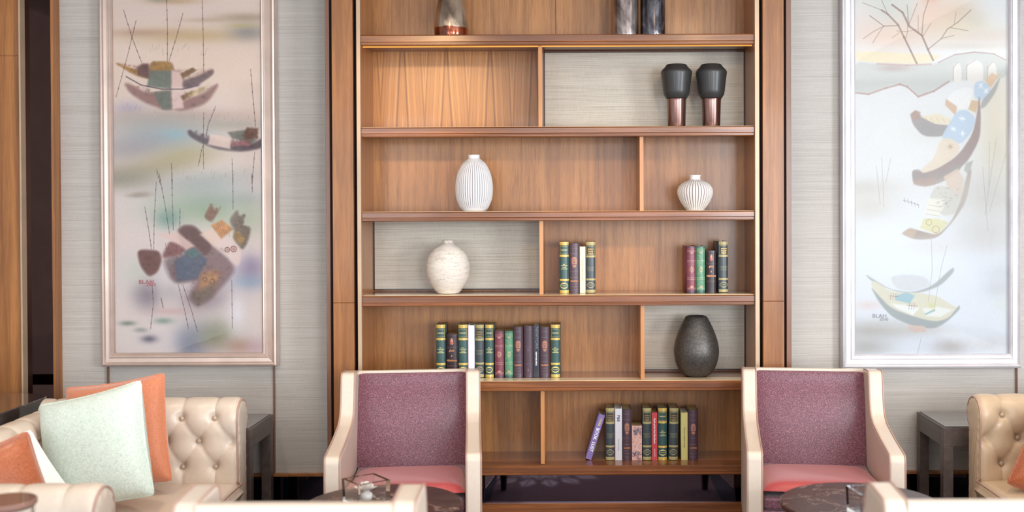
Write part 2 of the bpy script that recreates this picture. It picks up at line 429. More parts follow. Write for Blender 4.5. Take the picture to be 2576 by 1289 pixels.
struct('wall_right', MB().box(RX1, RX1+0.1, RY0, -1.75, 0, RZ1).box(RX1, RX1+0.1, 0.65, WALL+0.1, 0, RZ1).box(RX1, RX1+0.1, -1.75, 0.65, 0, 0.7).box(RX1, RX1+0.1, -1.75, 0.65, 2.7, RZ1), M['white'])
wb = MB(); wins = [(-3.65, -1.75), (-0.9, 1.1), (1.6, 3.4)]
xs = [RX0]+[v for ab in wins for v in ab]+[RX1]
for i in range(0, len(xs), 2): wb.box(xs[i], xs[i+1], RY0-0.1, RY0, 0, RZ1)
for a, b in wins: wb.box(a, b, RY0-0.1, RY0, 0, 0.6); wb.box(a, b, RY0-0.1, RY0, 2.7, RZ1)
struct('wall_rear', wb, M['white'])
for i, (a, b) in enumerate(wins):
    fr = MB()
    for x in (a, (a+b)/2-0.03, b-0.06): fr.box(x, x+0.06, RY0-0.08, RY0-0.02, 0.6, 2.7)
    fr.box(a, b, RY0-0.08, RY0-0.02, 0.6, 0.66).box(a, b, RY0-0.08, RY0-0.02, 2.64, 2.7)
    struct('window_%d' % (i+1), fr, M['darktrim'])

# left end of the front wall: wood panelling, bronze bead, black glass, wood bead
def strip(name, px0, px1, y0, y1, m, z0=ZP, z1=RZ1, ref=600, bevel=0.001):
    a = at(px0, ref, y0).x; b = at(px1, ref, y0).x
    return struct(name, MB().box(a, b, y0, y1, z0, z1), M[m], bevel=bevel)
zs = at(20, 140, 5.16).z
a0 = RX0; a1 = at(50.5, 600, 5.16).x
wp = MB().box(a0, a1, 5.16, WALL, 0.02, zs-0.003).box(a0, a1, 5.16, WALL, zs+0.003, RZ1).box(a0, a1, 5.165, WALL, zs-0.004, zs+0.004)
struct('wall_panelling_left', wp, M['pilaster'], bevel=0.001)
strip('trim_1', 50.5, 55, 5.14, WALL, 'bevelstrip', 0.02)
strip('trim_2', 55, 131, 5.185, WALL, 'blackglass', 0.02)
strip('trim_3', 131, 137, 5.15, WALL, 'pilaster', 0.02)
# thin brown beads between the papered panels and below them
zb = at(480, 921, 5.2).z
for k, px in enumerate((272.5, 690, 2129, 2558)):
    a = at(px, 1050, 5.21).x
    struct('trim_%d' % (4+k), MB().box(a-0.003, a+0.003, 5.206, WALL, ZP, RZ1), M['browntrim'])
strip('trim_8', 137, 836, 5.19, WALL, 'pilaster', ZP-0.006, ZP+0.006)
strip('trim_9', 1980, 3000, 5.19, WALL, 'pilaster', ZP-0.006, ZP+0.006)

# patterned runner on the floor, seen only in the smoked mirror under the shelves
cv = Canvas(-0.475, 0.75, 1.6, 4.9, 0.012, (112, 92, 98))
cv.noise(8, 3)
fc = (-0.23, 3.74); pale = (206, 204, 216)
for k in range(16):
    an = 2*PI*k/16; 
    for r0, r1, wd in ((0.08, 0.26, 0.04), (0.22, 0.42, 0.05)):
        aa = an+(0.2 if r0 > 0.2 else 0)
        c, s_ = math.cos(aa), math.sin(aa); p0 = (fc[0]+c*r0, fc[1]+s_*r0); p1 = (fc[0]+c*r1, fc[1]+s_*r1)
        mx_, my_ = (p0[0]+p1[0])/2, (p0[1]+p1[1])/2
        cv.poly([p0, (mx_-s_*wd, my_+c*wd), p1, (mx_+s_*wd, my_-c*wd)], pale, 0.9, 0.006)
        cv.line([p0, p1], 0.012, (96, 82, 90), 0.7, 0.008)
o = cv.mesh('carpet_runner', lambda X, Y: (X, Y, X*0+0.004), M['runner'])
tag(o, 'purple-brown carpet runner with a pale leaf rosette, reflected under the shelves', 'carpet')

# ------------------------------------------------------------------ bookcase
BY = 5.0; BD = 5.30
case = empty('bookcase', (at(1400, 700, BY).x, BY, 0), 0, 'tall built-in wooden bookcase with six open shelves and three papered niches', 'bookcase')
OX = case.location.x
def bc(mb, name, m, parent=None, **kw):
    o = mb.build(name, M[m], None, **kw)
    par = parent or case
    o.parent = par
    off = Vector((-OX, -BY, 0))
    if parent is None: o.location = off
    return o
def bx(px, Y=BY, py=600): return at(px, py, Y).x
def bz(py, Y=BY, px=1400): return at(px, py, Y).z
XL, XR = bx(910), bx(1898)
ZTOP = RZ1-0.02
# frame members left and right: outer trim, dark reveal, pilaster, dark reveal, inner stile
for side, seq in ((0, [(818.5, 829, 'browntrim', 5.015), (829, 838.5, 'darktrim', 5.05), (838.5, 891, 'pilaster', 4.99), (891, 900.5, 'darktrim', 5.05), (900.5, 910, 'bevelstrip', 4.985)]),
                  (1, [(1898.5, 1909.5, 'bevelstrip', 4.985), (1909.5, 1918.5, 'darktrim', 5.05), (1918.5, 1971.5, 'pilaster', 4.99), (1971.5, 1980, 'darktrim', 5.05), (1980, 1992.5, 'browntrim', 5.015)])):
    for p0, p1, m, y in seq:
        nm = {'browntrim': 'outer_trim', 'darktrim': 'reveal', 'pilaster': 'pilaster', 'bevelstrip': 'stile'}[m]
        zcut = bz(760) if m == 'pilaster' else None
        mb = MB()
        if zcut: mb.box(bx(p0), bx(p1), y, y+0.03, 0.01, zcut-0.0008).box(bx(p0), bx(p1), y, y+0.03, zcut+0.0008, ZTOP)
        else: mb.box(bx(p0), bx(p1), y, 5.004 if m == 'bevelstrip' else y+0.04, 0.01, ZTOP)
        bc(mb, nm, m, bevel=0.0015)
    x = XL if side == 0 else XR
    q0, q1 = (bx(819), XL-0.0205) if side == 0 else (XR+0.0205, bx(1992))
    bc(MB().box(q0, q1, 5.09, WALL+0.1, 0.01, ZTOP), 'carcass', 'darktrim')
    t = 0.02
    bc(MB().box(x-t if side == 0 else x, x if side == 0 else x+t, 5.005, BD, 0.17, ZTOP), 'side_panel', 'side')
# rows: (front top y, front bottom y) measured at x = 1400
SH = [(86, 113), (319, 344), (532.5, 556), (744, 770), (960, 985), (1173, 1197)]
T = [bz(a) for a, b in SH]; B = [bz(b) for a, b in SH]
for i in range(6):
    lip = 0.016
    s_ = bc(MB().box(XL, XR, BY+0.10, BD, B[i]+lip, T[i]), 'shelf', 'shelftop')
    # front edge: moulded board
    prof = [(BY, B[i]+0.004), (BY+0.004, B[i]), (BY+0.03, B[i]), (BY+0.03, B[i]+lip), (BY+0.10, B[i]+lip), (BY+0.10, T[i]),
            (BY+0.006, T[i]), (BY, T[i]-0.005), (BY, B[i]+0.018), (BY+0.004, B[i]+0.014), (BY+0.004, B[i]+0.010), (BY, B[i]+0.008)]
    e = bc(MB().prism(prof, 'x', XL+0.0005, XR-0.0005), 'shelf_edge', 'edge', s_)
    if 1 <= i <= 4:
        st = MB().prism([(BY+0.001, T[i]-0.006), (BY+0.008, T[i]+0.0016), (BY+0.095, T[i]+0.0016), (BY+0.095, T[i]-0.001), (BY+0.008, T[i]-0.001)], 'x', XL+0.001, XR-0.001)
        bc(st, 'lit_edge_strip', 'strip', s_)  # added strip, its pale colour stands in for light on the shelf front
    bc(MB().box(XL, XR, BY+0.03, BD-0.005, B[i]+lip-0.002, B[i]+lip), 'soffit', 'soffit', s_)
# dividers
DV = [(0, 1355.5, 1365), (1, 1609.5, 1619.5), (2, 1356.5, 1366.5), (3, 1610.5, 1620.5), (4, 1358, 1368)]
dvx = []
for r, p0, p1 in DV:
    y = BY+0.03; a, b = bx(p0, y), bx(p1, y); dvx.append((a, b))
    bc(MB().box(a, b, y, BD-0.004, T[r+1]+0.0018, B[r]+0.014), 'divider', 'divider', bevel=0.0015)
# backs
zt = ZTOP
bk = MB().box(XL-0.02, XR+0.02, BD, BD+0.015, 0.17, zt)
bc(bk, 'back_panel', 'veneer')
bc(MB().box(bx(1400, BD)-0.0012, bx(1400, BD)+0.0012, BD-0.0015, BD, T[0], zt), 'back_seam', 'darktrim')
bc(MB().box(XL, dvx[0][0], BD-0.006, BD-0.0005, T[1], B[0]+0.016), 'matched_back', 'matched')
for r, a, b in ((0, dvx[0][1]+0.002, XR-0.001), (2, XL+0.002, dvx[2][0]), (3, dvx[3][1]+0.002, XR-0.001)):
    z0, z1 = T[r+1]+0.006, B[r]+0.010
    f = bc(MB().box(a, b, BD-0.014, BD-0.003, z0, z1), 'papered_back', 'nichepaper')
    ln = MB()
    ln.box(a, a+0.004, BD-0.018, BD-0.014, z0, z1).box(b-0.004, b, BD-0.018, BD-0.014, z0, z1).box(a, b, BD-0.018, BD-0.014, z0, z0+0.006).box(a, b, BD-0.018, BD-0.014, z1-0.006, z1)
    bc(ln, 'niche_bead', 'darktrim', f)
# base: smoked mirror plinth and bottom rail
bc(MB().box(XL-0.02, XR+0.02, BY+0.05, BY+0.07, 0.10, B[5]+0.02), 'plinth_mirror', 'mirror')
bc(MB().box(XL-0.02, XR+0.02, BY+0.034, BY+0.0495, 0.0, bz(1272)), 'base_rail', 'edge', bevel=0.002)
# led strip under the top shelf lip
def emis(name, col, st):
    k = N(name); k.p(Base_Color=(0.30, 0.10, 0.02, 1), Roughness=0.8); k.b.inputs['Emission Color'].default_value = col; k.b.inputs['Emission Strength'].default_value = st
    return k.m
M['led'] = emis('warm_led', (1.0, 0.42, 0.08, 1), 0.85)
led = bc(MB().box(XL+0.004, XR-0.004, BY+0.031, BY+0.038, B[0]-0.004, B[0]+0.003), 'led_strip', 'led')
led['label'] = 'warm orange light strip'

# ------------------------------------------------------------------ pictures
def picture(name, px0, px1, pyb, cx0, cx1, cyb, cv, fm, label):
    Y = 5.165
    a = at(px0, pyb, Y); b = at(px1, pyb, Y); zbm = (a.z+b.z)/2
    ca = at(cx0, cyb, Y+0.02); cb = at(cx1, cyb, Y+0.02)
    x0, x1 = a.x, b.x; c0, c1, zc = ca.x, cb.x, ca.z
    top = 2.98; m = c0-x0; ctop = top-(zc-zbm)
    root = empty(name, ((x0+x1)/2, WALL, zbm), 0, label, 'picture')
    off = -root.location
    # mitred moulding: profile (distance in from outer edge, depth Y)
    wd = (zc-zbm)
    prof = [(0, WALL-0.003), (0, Y+0.006), (0.06, Y), (0.16, Y-0.003), (0.25, Y+0.002), (0.34, Y+0.010), (0.62, Y+0.013), (0.70, Y+0.006), (0.78, Y+0.006), (0.84, Y+0.014), (0.92, Y+0.012), (1.0, Y+0.018), (1.0, WALL-0.003)]
    mb = MB(); n = len(prof); vs = []
    for (X_, Z_, sx, sz) in ((x0, zbm, 1, 1), (x1, zbm, -1, 1), (x1, top, -1, -1), (x0, top, 1, -1)):
        for t_, y_ in prof:
            mm = (c0-x0) if sx == 1 else (x1-c1)
            vs.append((X_+sx*t_*mm, y_, Z_+sz*t_*wd))
    fs = []
    for k in range(4):
        for i in range(n): fs.append((k*n+i, k*n+(i+1) % n, ((k+1) % 4)*n+(i+1) % n, ((k+1) % 4)*n+i))
    mb.add(vs, fs); f = mb.build('frame', M[fm], root); f.location = off
    y0, y1 = cv.y[0], cv.y[-1]; xx0, xx1 = cv.x[0], cv.x[-1]
    def fn(X, Y_):
        return (c0-0.002+(X-xx0)/(xx1-xx0)*(c1-c0+0.004), X*0+WALL-0.018, ctop+0.002+(Y_-y0)/(y1-y0)*(zc-ctop-0.004))
    p = cv.mesh('painted_panel', fn, M['painting'], root); p.location = off
    g = MB().box(c0-0.001, c1+0.001, WALL-0.030, WALL-0.028, zc-0.001, ctop+0.001).build('glass_pane', M['pane'], root); g.location = off
    b_ = MB().box(x0+0.02, x1-0.02, WALL-0.016, WALL-0.001, zbm+0.02, top-0.02).build('backing', M['browntrim'], root); b_.location = off
    return root, (c0, c1, zc, ctop)

rs = random.Random(3)
def L1(x, y): return (x/2.6857, y/2.6857)
def L2(x, y): return (x/2.631, y/2.631+450)
def R1(x, y): return (1950+x/2.685, y/2.685)
def R2(x, y): return (1950+x/2.578, 440+y/2.578)
YT = -140
def reed(c, f, pts, col=(70, 40, 52), w_=1.3, al=0.6):
    P_ = [f(*p) for p in pts]; c.line(P_, w_, col, al, 1.0)
    n = 14
    for (a, b) in zip(P_[:-1], P_[1:]):
        for k in range(3, n, 4):
            t = k/n; x, y = a[0]+(b[0]-a[0])*t, a[1]+(b[1]-a[1])*t
            c.blob(x, y, 1.3, 2.0, col, al*0.9)
cl = Canvas(287, 661, YT, 889, 1.1, (230, 216, 210))
def LB(f, x, y, rx, ry, col, al, ang=0):
    p = f(x, y); cl.blob(p[0], p[1], rx/2.66, ry/2.66, col, al, ang)
for (y, col, al) in ((-60, (226, 214, 210), 0.8), (60, (228, 214, 210), 0.8), (200, (236, 218, 206), 0.7), (360, (222, 210, 210), 0.5), (520, (226, 222, 232), 0.7), (700, (222, 220, 232), 0.7), (860, (228, 224, 230), 0.8)):
    cl.blob(474, y, 330, 90, col, al)
for b in ((1190, 95, 170, 22, (196, 170, 140), .75), (1080, 88, 70, 14, (150, 158, 150), .6), (1300, 320, 420, 45, (204, 184, 146), .8), (1000, 300, 260, 26, (206, 180, 160), .6),
          (1660, 205, 190, 30, (172, 158, 140), .75), (1680, 300, 120, 52, (150, 152, 158), .8), (1640, 258, 110, 16, (190, 184, 130), .6), (1400, 220, 160, 14, (196, 180, 160), .6),
          (880, 790, 110, 45, (176, 172, 204), .6), (1300, 840, 420, 40, (196, 170, 162), .6), (1050, 880, 380, 70, (170, 168, 166), .6), (1130, 980, 330, 100, (158, 182, 194), .75), (1180, 960, 80, 30, (150, 200, 216), .6),
          (900, 1050, 240, 90, (160, 160, 172), .6), (1250, 1100, 240, 70, (176, 170, 120), .55), (1050, 1180, 300, 60, (170, 164, 130), .6), (900, 1240, 230, 60, (176, 174, 160), .6), (1550, 900, 260, 40, (170, 168, 160), .6),
          (1450, 1255, 330, 60, (180, 186, 180), .55), (960, 300, 160, 20, (190, 160, 150), .4)):
    LB(L1, b[0], b[1], b[2], b[3], b[4], b[5], -0.12 if b[1] > 1000 else 0)
for b in ((820, 40, 200, 70, (150, 150, 140), .6), (940, 140, 70, 18, (168, 140, 140), .6), (1350, 90, 300, 90, (168, 182, 190), .6), (1300, 230, 330, 110, (158, 184, 160), .75), (1500, 180, 260, 60, (160, 176, 180), .6),
          (1640, 300, 160, 110, (180, 196, 176), .6), (1100, 300, 90, 60, (130, 170, 166), .6), (950, 780, 90, 90, (160, 156, 170), .7), (900, 640, 120, 100, (206, 214, 206), .6), (1400, 800, 220, 110, (166, 158, 170), .55),
          (1640, 640, 110, 90, (168, 160, 186), .7), (1640, 700, 110, 50, (150, 180, 206), .7), (840, 965, 52, 16, (120, 136, 130), .8), (1075, 950, 60, 20, (130, 160, 154), .8), (925, 1008, 44, 16, (150, 160, 160), .8),
          (980, 1066, 52, 24, (112, 112, 136), .9), (1130, 890, 150, 24, (206, 172, 172), .5), (1420, 1010, 150, 80, (150, 156, 140), .7), (1280, 1080, 120, 110, (140, 150, 180), .7), (1520, 1100, 160, 60, (186, 178, 170), .5),
          (1680, 1120, 80, 50, (206, 180, 196), .6), (900, 150, 60, 12, (150, 150, 140), .5)):
    LB(L2, b[0], b[1], b[2], b[3], b[4], b[5], -0.25 if b[1] > 700 and b[1] < 860 else 0)
DK = (92, 62, 66); BR = (122, 86, 78); OC = (164, 124, 66); GN = (104, 118, 112)
_poly = cl.poly
def softpoly(pts, col, al=1.0, soft=1.2):
    _poly(pts, col, al*0.93, soft*1.7+0.8)
    xs = [p[0] for p in pts]; ys = [p[1] for p in pts]
    if (max(xs)-min(xs))*(max(ys)-min(ys)) > 500 and sum(col) < 560:
        m = [((a[0]+b[0])/2, (a[1]+b[1])/2) for a, b in zip(pts, pts[1:]+pts[:1])]
        cx_, cy_ = sum(xs)/len(xs), sum(ys)/len(ys)
        for q in m+pts:
            for k in range(4):
                t = rs.uniform(0.15, 0.9); x = cx_+(q[0]-cx_)*t; y = cy_+(q[1]-cy_)*t
                f = rs.choice((0.72, 0.82, 1.18, 1.3)); cl.blob(x, y, rs.uniform(2, 5), rs.uniform(1.5, 4), tuple(min(255, v*f) for v in col), .35)
        _poly([(cx_+(p[0]-cx_)*0.86, cy_+(p[1]-cy_)*0.80) for p in pts], tuple(min(255, v*1.10) for v in col), .3, 3)
cl.poly = softpoly
# upper boat pair
cl.poly([L1(*p) for p in ((790, 498), (820, 508), (880, 555), (960, 590), (1040, 600), (1200, 655), (1330, 640), (1440, 575), (1450, 545), (1430, 535), (1340, 585), (1240, 615), (1240, 560), (1180, 545), (1175, 505), (1150, 488), (1040, 490), (1010, 520), (975, 500), (940, 515), (930, 555), (860, 530), (815, 500))], (150, 120, 112), 0.85, 2)
cl.poly([L1(*p) for p in ((790, 498), (870, 545), (960, 585), (1010, 600), (1010, 560), (930, 548), (860, 520))], OC, 0.75, 1.5)
cl.poly([L1(*p) for p in ((975, 502), (1010, 502), (1020, 600), (940, 575), (935, 530))], (98, 66, 70), 0.85, 1.5)
cl.poly([L1(*p) for p in ((1020, 545), (1165, 545), (1165, 668), (1000, 650))], GN, 0.9, 1.5)
cl.poly([L1(*p) for p in ((1040, 490), (1150, 490), (1178, 525), (1175, 545), (1015, 545), (1025, 505))], (158, 122, 62), 0.95, 1.5)
cl.poly([L1(*p) for p in ((1165, 545), (1240, 560), (1242, 665), (1165, 668))], (232, 208, 206), 0.95, 1.5)
cl.poly([L1(*p) for p in ((1225, 570), (1310, 530), (1330, 545), (1240, 600))], (120, 92, 62), 0.95, 1.2)
cl.poly([L1(*p) for p in ((1240, 615), (1340, 590), (1445, 540), (1448, 570), (1340, 645), (1240, 668))], (112, 96, 104), 0.9, 1.5)
cl.poly([L1(*p) for p in ((845, 630), (880, 628), (1000, 700), (1160, 670), (1165, 800), (1250, 810), (1400, 765), (1480, 650), (1470, 630), (1380, 700), (1240, 740), (1240, 790), (1165, 800), (1120, 805), (980, 755), (880, 690))], (140, 104, 104), 0.85, 2)
cl.poly([L1(*p) for p in ((1040, 690), (1160, 672), (1165, 800), (1100, 800))], GN, 0.85, 1.5)
cl.poly([L1(*p) for p in ((1165, 680), (1232, 690), (1245, 790), (1168, 798))], (230, 206, 206), 0.95, 1.5)
cl.poly([L1(*p) for p in ((1225, 715), (1310, 682), (1325, 692), (1240, 740))], (120, 92, 66), 0.9, 1.2)
cl.poly([L1(*p) for p in ((1300, 690), (1420, 640), (1360, 690), (1260, 730))], (196, 178, 140), 0.5, 2)
for p in ((1340, 640), (1290, 650), (1380, 720), (1310, 770), (1270, 640)): cl.blob(*L1(*p), 6, 4, (90, 76, 92), 0.5)
cl.line([L1(*p) for p in ((860, 585), (960, 640), (1100, 668), (1240, 668), (1340, 645))], 3.0, (86, 66, 86), 0.7, 1.5)
# right small boat
cl.poly([L1(*p) for p in ((1268, 940), (1290, 932), (1320, 960), (1420, 1000), (1560, 1030), (1700, 1030), (1775, 985), (1775, 1055), (1640, 1078), (1480, 1065), (1360, 1020), (1280, 975))], (84, 74, 88), 0.9, 1.5)
cl.poly([L1(*p) for p in ((1425, 960), (1565, 985), (1555, 1060), (1405, 1030))], (232, 212, 206), 0.97, 1.2)
cl.poly([L1(*p) for p in ((1540, 950), (1660, 935), (1730, 1000), (1690, 1030), (1565, 985))], (108, 112, 108), 0.9, 1.5)
cl.poly([L1(*p) for p in ((1670, 920), (1745, 925), (1740, 985), (1660, 1000), (1640, 970))], (106, 78, 72), 0.9, 1.3)
cl.poly([L1(*p) for p in ((1565, 1010), (1690, 1005), (1690, 1035), (1562, 1040))], (150, 100, 110), 0.8, 1.3)
for pts in (((845, 150), (905, 340), (965, 495)), ((1135, 50), (1140, 260), (1138, 485)), ((1245, 175), (1200, 330), (1150, 480)), ((1375, 90), (1380, 330), (1382, 560)), ((930, 220), (870, 450), (790, 720)),
            ((1697, 540), (1712, 730), (1728, 915)), ((1380, 820), (1375, 1000), (1376, 1190)), ((1460, 780), (1410, 900), (1395, 970)), ((1370, 1040), (1340, 1170)), ((1160, 1150), (1165, 1290)), ((1060, 1190), (1085, 1290)), ((1568, 1120), (1572, 1290)), ((1720, 1080), (1702, 1280))):
    reed(cl, L1, pts)
# lower boats
cl.poly([L2(*p) for p in ((1075, 560), (1160, 520), (1300, 600), (1300, 690), (1160, 710), (1115, 670))], (118, 104, 112), 0.8, 4)
for b in ((980, 790, 75, 80, (146, 138, 154), .75), (1120, 770, 60, 60, (186, 184, 190), .6), (1320, 800, 110, 70, (120, 104, 124), .6), (1240, 1090, 80, 90, (140, 150, 172), .7), (1400, 1060, 110, 70, (150, 156, 132), .6), (1570, 1110, 70, 40, (190, 160, 148), .7), (1660, 600, 70, 70, (158, 150, 182), .7), (1560, 900, 60, 130, (236, 236, 246), .8), (1400, 250, 110, 70, (150, 176, 150), .5), (1120, 290, 60, 50, (120, 164, 160), .5)):
    LB(L2, *b)
cl.poly([L2(*p) for p in ((1170, 375), (1215, 340), (1290, 345), (1350, 420), (1420, 480), (1530, 570), (1550, 630), (1500, 700), (1400, 800), (1300, 860), (1240, 800), (1290, 720), (1300, 690), (1160, 710), (1120, 660), (1150, 560), (1230, 520), (1200, 480), (1180, 420))], (126, 100, 108), 0.85, 3)
cl.poly([L2(*p) for p in ((1030, 400), (1170, 380), (1290, 470), (1230, 500), (1120, 430))], (232, 206, 204), 0.9, 2)
cl.poly([L2(*p) for p in ((1170, 375), (1215, 340), (1290, 345), (1410, 480), (1350, 540), (1280, 460))], (98, 66, 66), 0.85, 2)
cl.poly([L2(*p) for p in ((905, 510), (935, 492), (1050, 500), (1070, 560), (1040, 640), (980, 670), (925, 600))], (104, 64, 66), 0.92, 1.6)
cl.poly([L2(*p) for p in ((1070, 530), (1120, 440), (1180, 465), (1220, 490), (1200, 530), (1080, 550))], (128, 82, 86), 0.85, 2)
cl.poly([L2(*p) for p in ((1150, 570), (1270, 485), (1370, 560), (1300, 680), (1170, 700))], (84, 100, 128), 0.9, 2)
cl.poly([L2(*p) for p in ((1220, 510), (1280, 485), (1325, 520), (1260, 560))], (84, 122, 128), 0.7, 2)
cl.poly([L2(*p) for p in ((1395, 340), (1465, 305), (1540, 365), (1460, 430))], (196, 144, 96), 0.95, 1.3)
cl.poly([L2(*p) for p in ((1320, 400), (1395, 360), (1460, 430), (1420, 480))], (234, 212, 204), 0.95, 1.5)
cl.poly([L2(*p) for p in ((1345, 290), (1395, 200), (1405, 245), (1440, 255), (1465, 212), (1400, 325))], (130, 96, 84), 0.92, 1.3)
cl.poly([L2(*p) for p in ((1510, 310), (1570, 235), (1580, 285), (1620, 265), (1600, 350), (1660, 350), (1640, 440), (1600, 505), (1540, 430), (1550, 370))], (118, 108, 102), 0.88, 1.8)
cl.poly([L2(*p) for p in ((1545, 400), (1575, 378), (1615, 430), (1590, 465), (1545, 430))], (166, 136, 90), 0.9, 1.5)
cl.poly([L2(*p) for p in ((1440, 440), (1500, 420), (1600, 500), (1580, 600), (1540, 590), (1480, 520), (1420, 480))], (232, 214, 212), 0.9, 2)
cl.ring(*L2(1500, 497), 6, 6, 1.5, (110, 60, 60), 0.8); cl.ring(*L2(1542, 492), 7, 7, 1.5, (110, 60, 60), 0.8); cl.blob(*L2(1500, 497), 5, 5, (150, 100, 96), .6); cl.blob(*L2(1542, 492), 6, 6, (150, 100, 96), .6)
cl.poly([L2(*p) for p in ((1330, 640), (1440, 620), (1455, 680), (1390, 770), (1300, 790), (1310, 700))], (176, 134, 96), 0.75, 4)
cl.poly([L2(*p) for p in ((1290, 760), (1430, 700), (1400, 800), (1300, 860), (1245, 810))], (110, 100, 92), 0.6, 4)
cl.ring(*L2(1352, 685), 5, 5, 1.2, (110, 60, 60), 0.7); cl.ring(*L2(1400, 700), 6, 6, 1.2, (110, 60, 60), 0.7)
for k in range(7): cl.line([L2(1405+k*17, 345+k*4), L2(1425+k*15, 375+k*6)], 1.0, (150, 90, 50), .6)
for k in range(5): cl.line([L2(1090+k*18, 450), L2(1105+k*16, 505)], 1.2, (100, 60, 60), .6)
for k in range(40): cl.blob(*L2(rs.uniform(1200, 1530), rs.uniform(480, 690)), 4, 3, rs.choice(((80, 66, 84), (150, 100, 100), (110, 130, 126))), .35)
for pts in (((958, 220), (985, 380), (1000, 490)), ((1035, 60), (1020, 300), (1015, 490)), ((1055, 10), (1090, 200), (1120, 395)), ((1138, 20), (1140, 180), (1145, 370)), ((1190, 230), (1188, 350)), ((1540, 10), (1540, 240)), ((1665, 10), (1668, 130)),
            ((1000, 690), (1010, 840), (990, 1000)), ((1175, 720), (1215, 880), (1240, 1000)), ((1205, 720), (1260, 880), (1300, 1020)), ((1060, 800), (1075, 870)), ((1528, 690), (1530, 1000))):
    reed(cl, L2, pts)
for k in range(60):
    x, y = rs.choice(((1050, 420), (900, 800), (1300, 870), (1250, 1240)));
    x += rs.uniform(-40, 400); y += rs.uniform(-30, 30); p = L1(x, y); cl.line([p, (p[0]+2, p[1]-9)], 0.9, (120, 110, 110), .35)
cl.a = (cl.a-np.array((210, 206, 208)))*1.10+np.array((220, 208, 203))
cl.noise(5, 2, 2)
pl, geo = picture('picture', 255, 697, 923, 287, 661, 889, cl, 'frame', 'champagne-framed tall boat painting, darker of the two, left of the bookcase')
c0, c1, zc, ctop = geo
SX = (661-287)/(c1-c0)
sig = text_mesh('signature', 'BLAH', 0.028, M['inkred'], pl, Vector((c0+(366-287)/SX, WALL-0.0195, zc+(889-711)/519)) - pl.location, sx=1.1)
sg2 = text_mesh('signature_year', '2010', 0.022, M['inkred'], pl, Vector((c0+(378-287)/SX, WALL-0.0195, zc+(889-718.5)/519)) - pl.location, sx=1.1)

cr = Canvas(2152, 2538, YT, 892, 1.1, (228, 228, 230))
def RB(f, x, y, rx, ry, col, al, ang=0):
    p = f(x, y); cr.blob(p[0], p[1], rx/2.63, ry/2.63, col, al, ang)
cr.blob(2345, 850, 300, 240, (226, 232, 244), .8); cr.blob(2345, 640, 300, 90, (232, 238, 248), .8)
for b in ((700, 250, 260, 150, (226, 214, 210), .8), (1080, 200, 200, 130, (234, 204, 188), .85), (800, 330, 260, 90, (232, 206, 190), .75), (1250, 180, 120, 90, (222, 202, 184), .8), (1350, 240, 80, 60, (212, 208, 200), .8),
          (1250, 300, 220, 80, (228, 216, 194), .7), (1450, 340, 220, 50, (222, 208, 202), .8), (720, 110, 240, 50, (216, 216, 212), .6), (760, 170, 90, 80, (206, 212, 206), .6), (1060, 90, 60, 40, (228, 180, 160), .6),
          (900, 180, 50, 80, (206, 212, 208), .6), (1350, 400, 260, 20, (214, 206, 200), .7), (1500, 900, 120, 400, (226, 216, 198), .75), (1500, 1080, 100, 160, (214, 210, 198), .6), (1050, 930, 150, 100, (222, 222, 220), .7)):
    RB(R1, *b)
cr.poly([R1(*p) for p in ((540, 430), (700, 432), (900, 445), (1150, 455), (1060, 505), (900, 515), (700, 505), (540, 490))], (236, 222, 192), .85, 3)
cr.poly([R1(*p) for p in ((540, 495), (700, 510), (900, 520), (1110, 510), (1230, 455), (1350, 435), (1480, 450), (1570, 500), (1570, 620), (1200, 620), (1100, 680), (980, 728), (900, 650), (800, 645), (640, 705), (540, 695))], (204, 206, 204), .85, 3)
cr.line([R1(*p) for p in ((545, 697), (640, 708), (760, 668), (850, 645), (900, 660), (975, 725), (1080, 690), (1180, 628))], 4, (186, 156, 152), .75, 3)
cr.line([R1(*p) for p in ((700, 512), (900, 522), (1060, 515))], 4, (196, 160, 156), .6, 3); RB(R1, 810, 540, 100, 22, (190, 170, 170), .7)
cr.line([R1(*p) for p in ((1110, 505), (1220, 455), (1350, 438), (1480, 450), (1560, 490))], 3, (176, 150, 150), .7, 2)
for (x0, x1, yt) in ((1210, 1265, 505), (1300, 1410, 490), (1440, 1500, 505)):
    mx_ = (x0+x1)/2
    cr.poly([R1(x0, 640), R1(x0, yt+35), R1(x0+(x1-x0)*.2, yt+8), R1(mx_, yt), R1(x1-(x1-x0)*.2, yt+8), R1(x1, yt+35), R1(x1, 640)], (232, 226, 222), .92, 1.5)
    cr.line([R1(x0, 620), R1(x0, yt+35), R1(mx_, yt)], 2.0, (176, 160, 158), .7, 2)
# trees
TW = (150, 126, 120)
def tree(lst):
    for pts, w_ in lst: cr.line([R1(*p) for p in pts], w_, TW, .72, 1.3)
tree([([(965, 510), (925, 430), (880, 340), (840, 260), (770, 190), (730, 165)], 4.5), ([(840, 265), (745, 268), (650, 200)], 2.2), ([(745, 268), (680, 300), (605, 350)], 1.6), ([(740, 270), (670, 375)], 1.6), ([(770, 190), (735, 110), (700, 40)], 1.6),
      ([(730, 165), (600, 115)], 1.5), ([(890, 350), (905, 300), (900, 210)], 1.6), ([(830, 300), (900, 305), (960, 290)], 1.3), ([(800, 345), (850, 310)], 1.2),
      ([(1075, 490), (1040, 420), (1000, 330), (915, 270), (870, 180), (800, 130)], 4.8), ([(915, 270), (900, 130)], 1.8), ([(915, 255), (970, 120)], 1.6), ([(1000, 320), (1010, 200), (1050, 80), (1110, 5)], 2.2), ([(1050, 80), (1000, 20)], 1.4),
      ([(975, 310), (975, 200)], 1.4), ([(1040, 420), (1130, 350), (1170, 290), (1240, 245), (1330, 165)], 2.2), ([(1130, 350), (1215, 330)], 1.5), ([(1190, 280), (1310, 300)], 1.5), ([(1215, 255), (1230, 180)], 1.3), ([(1010, 330), (1060, 250)], 1.4)])
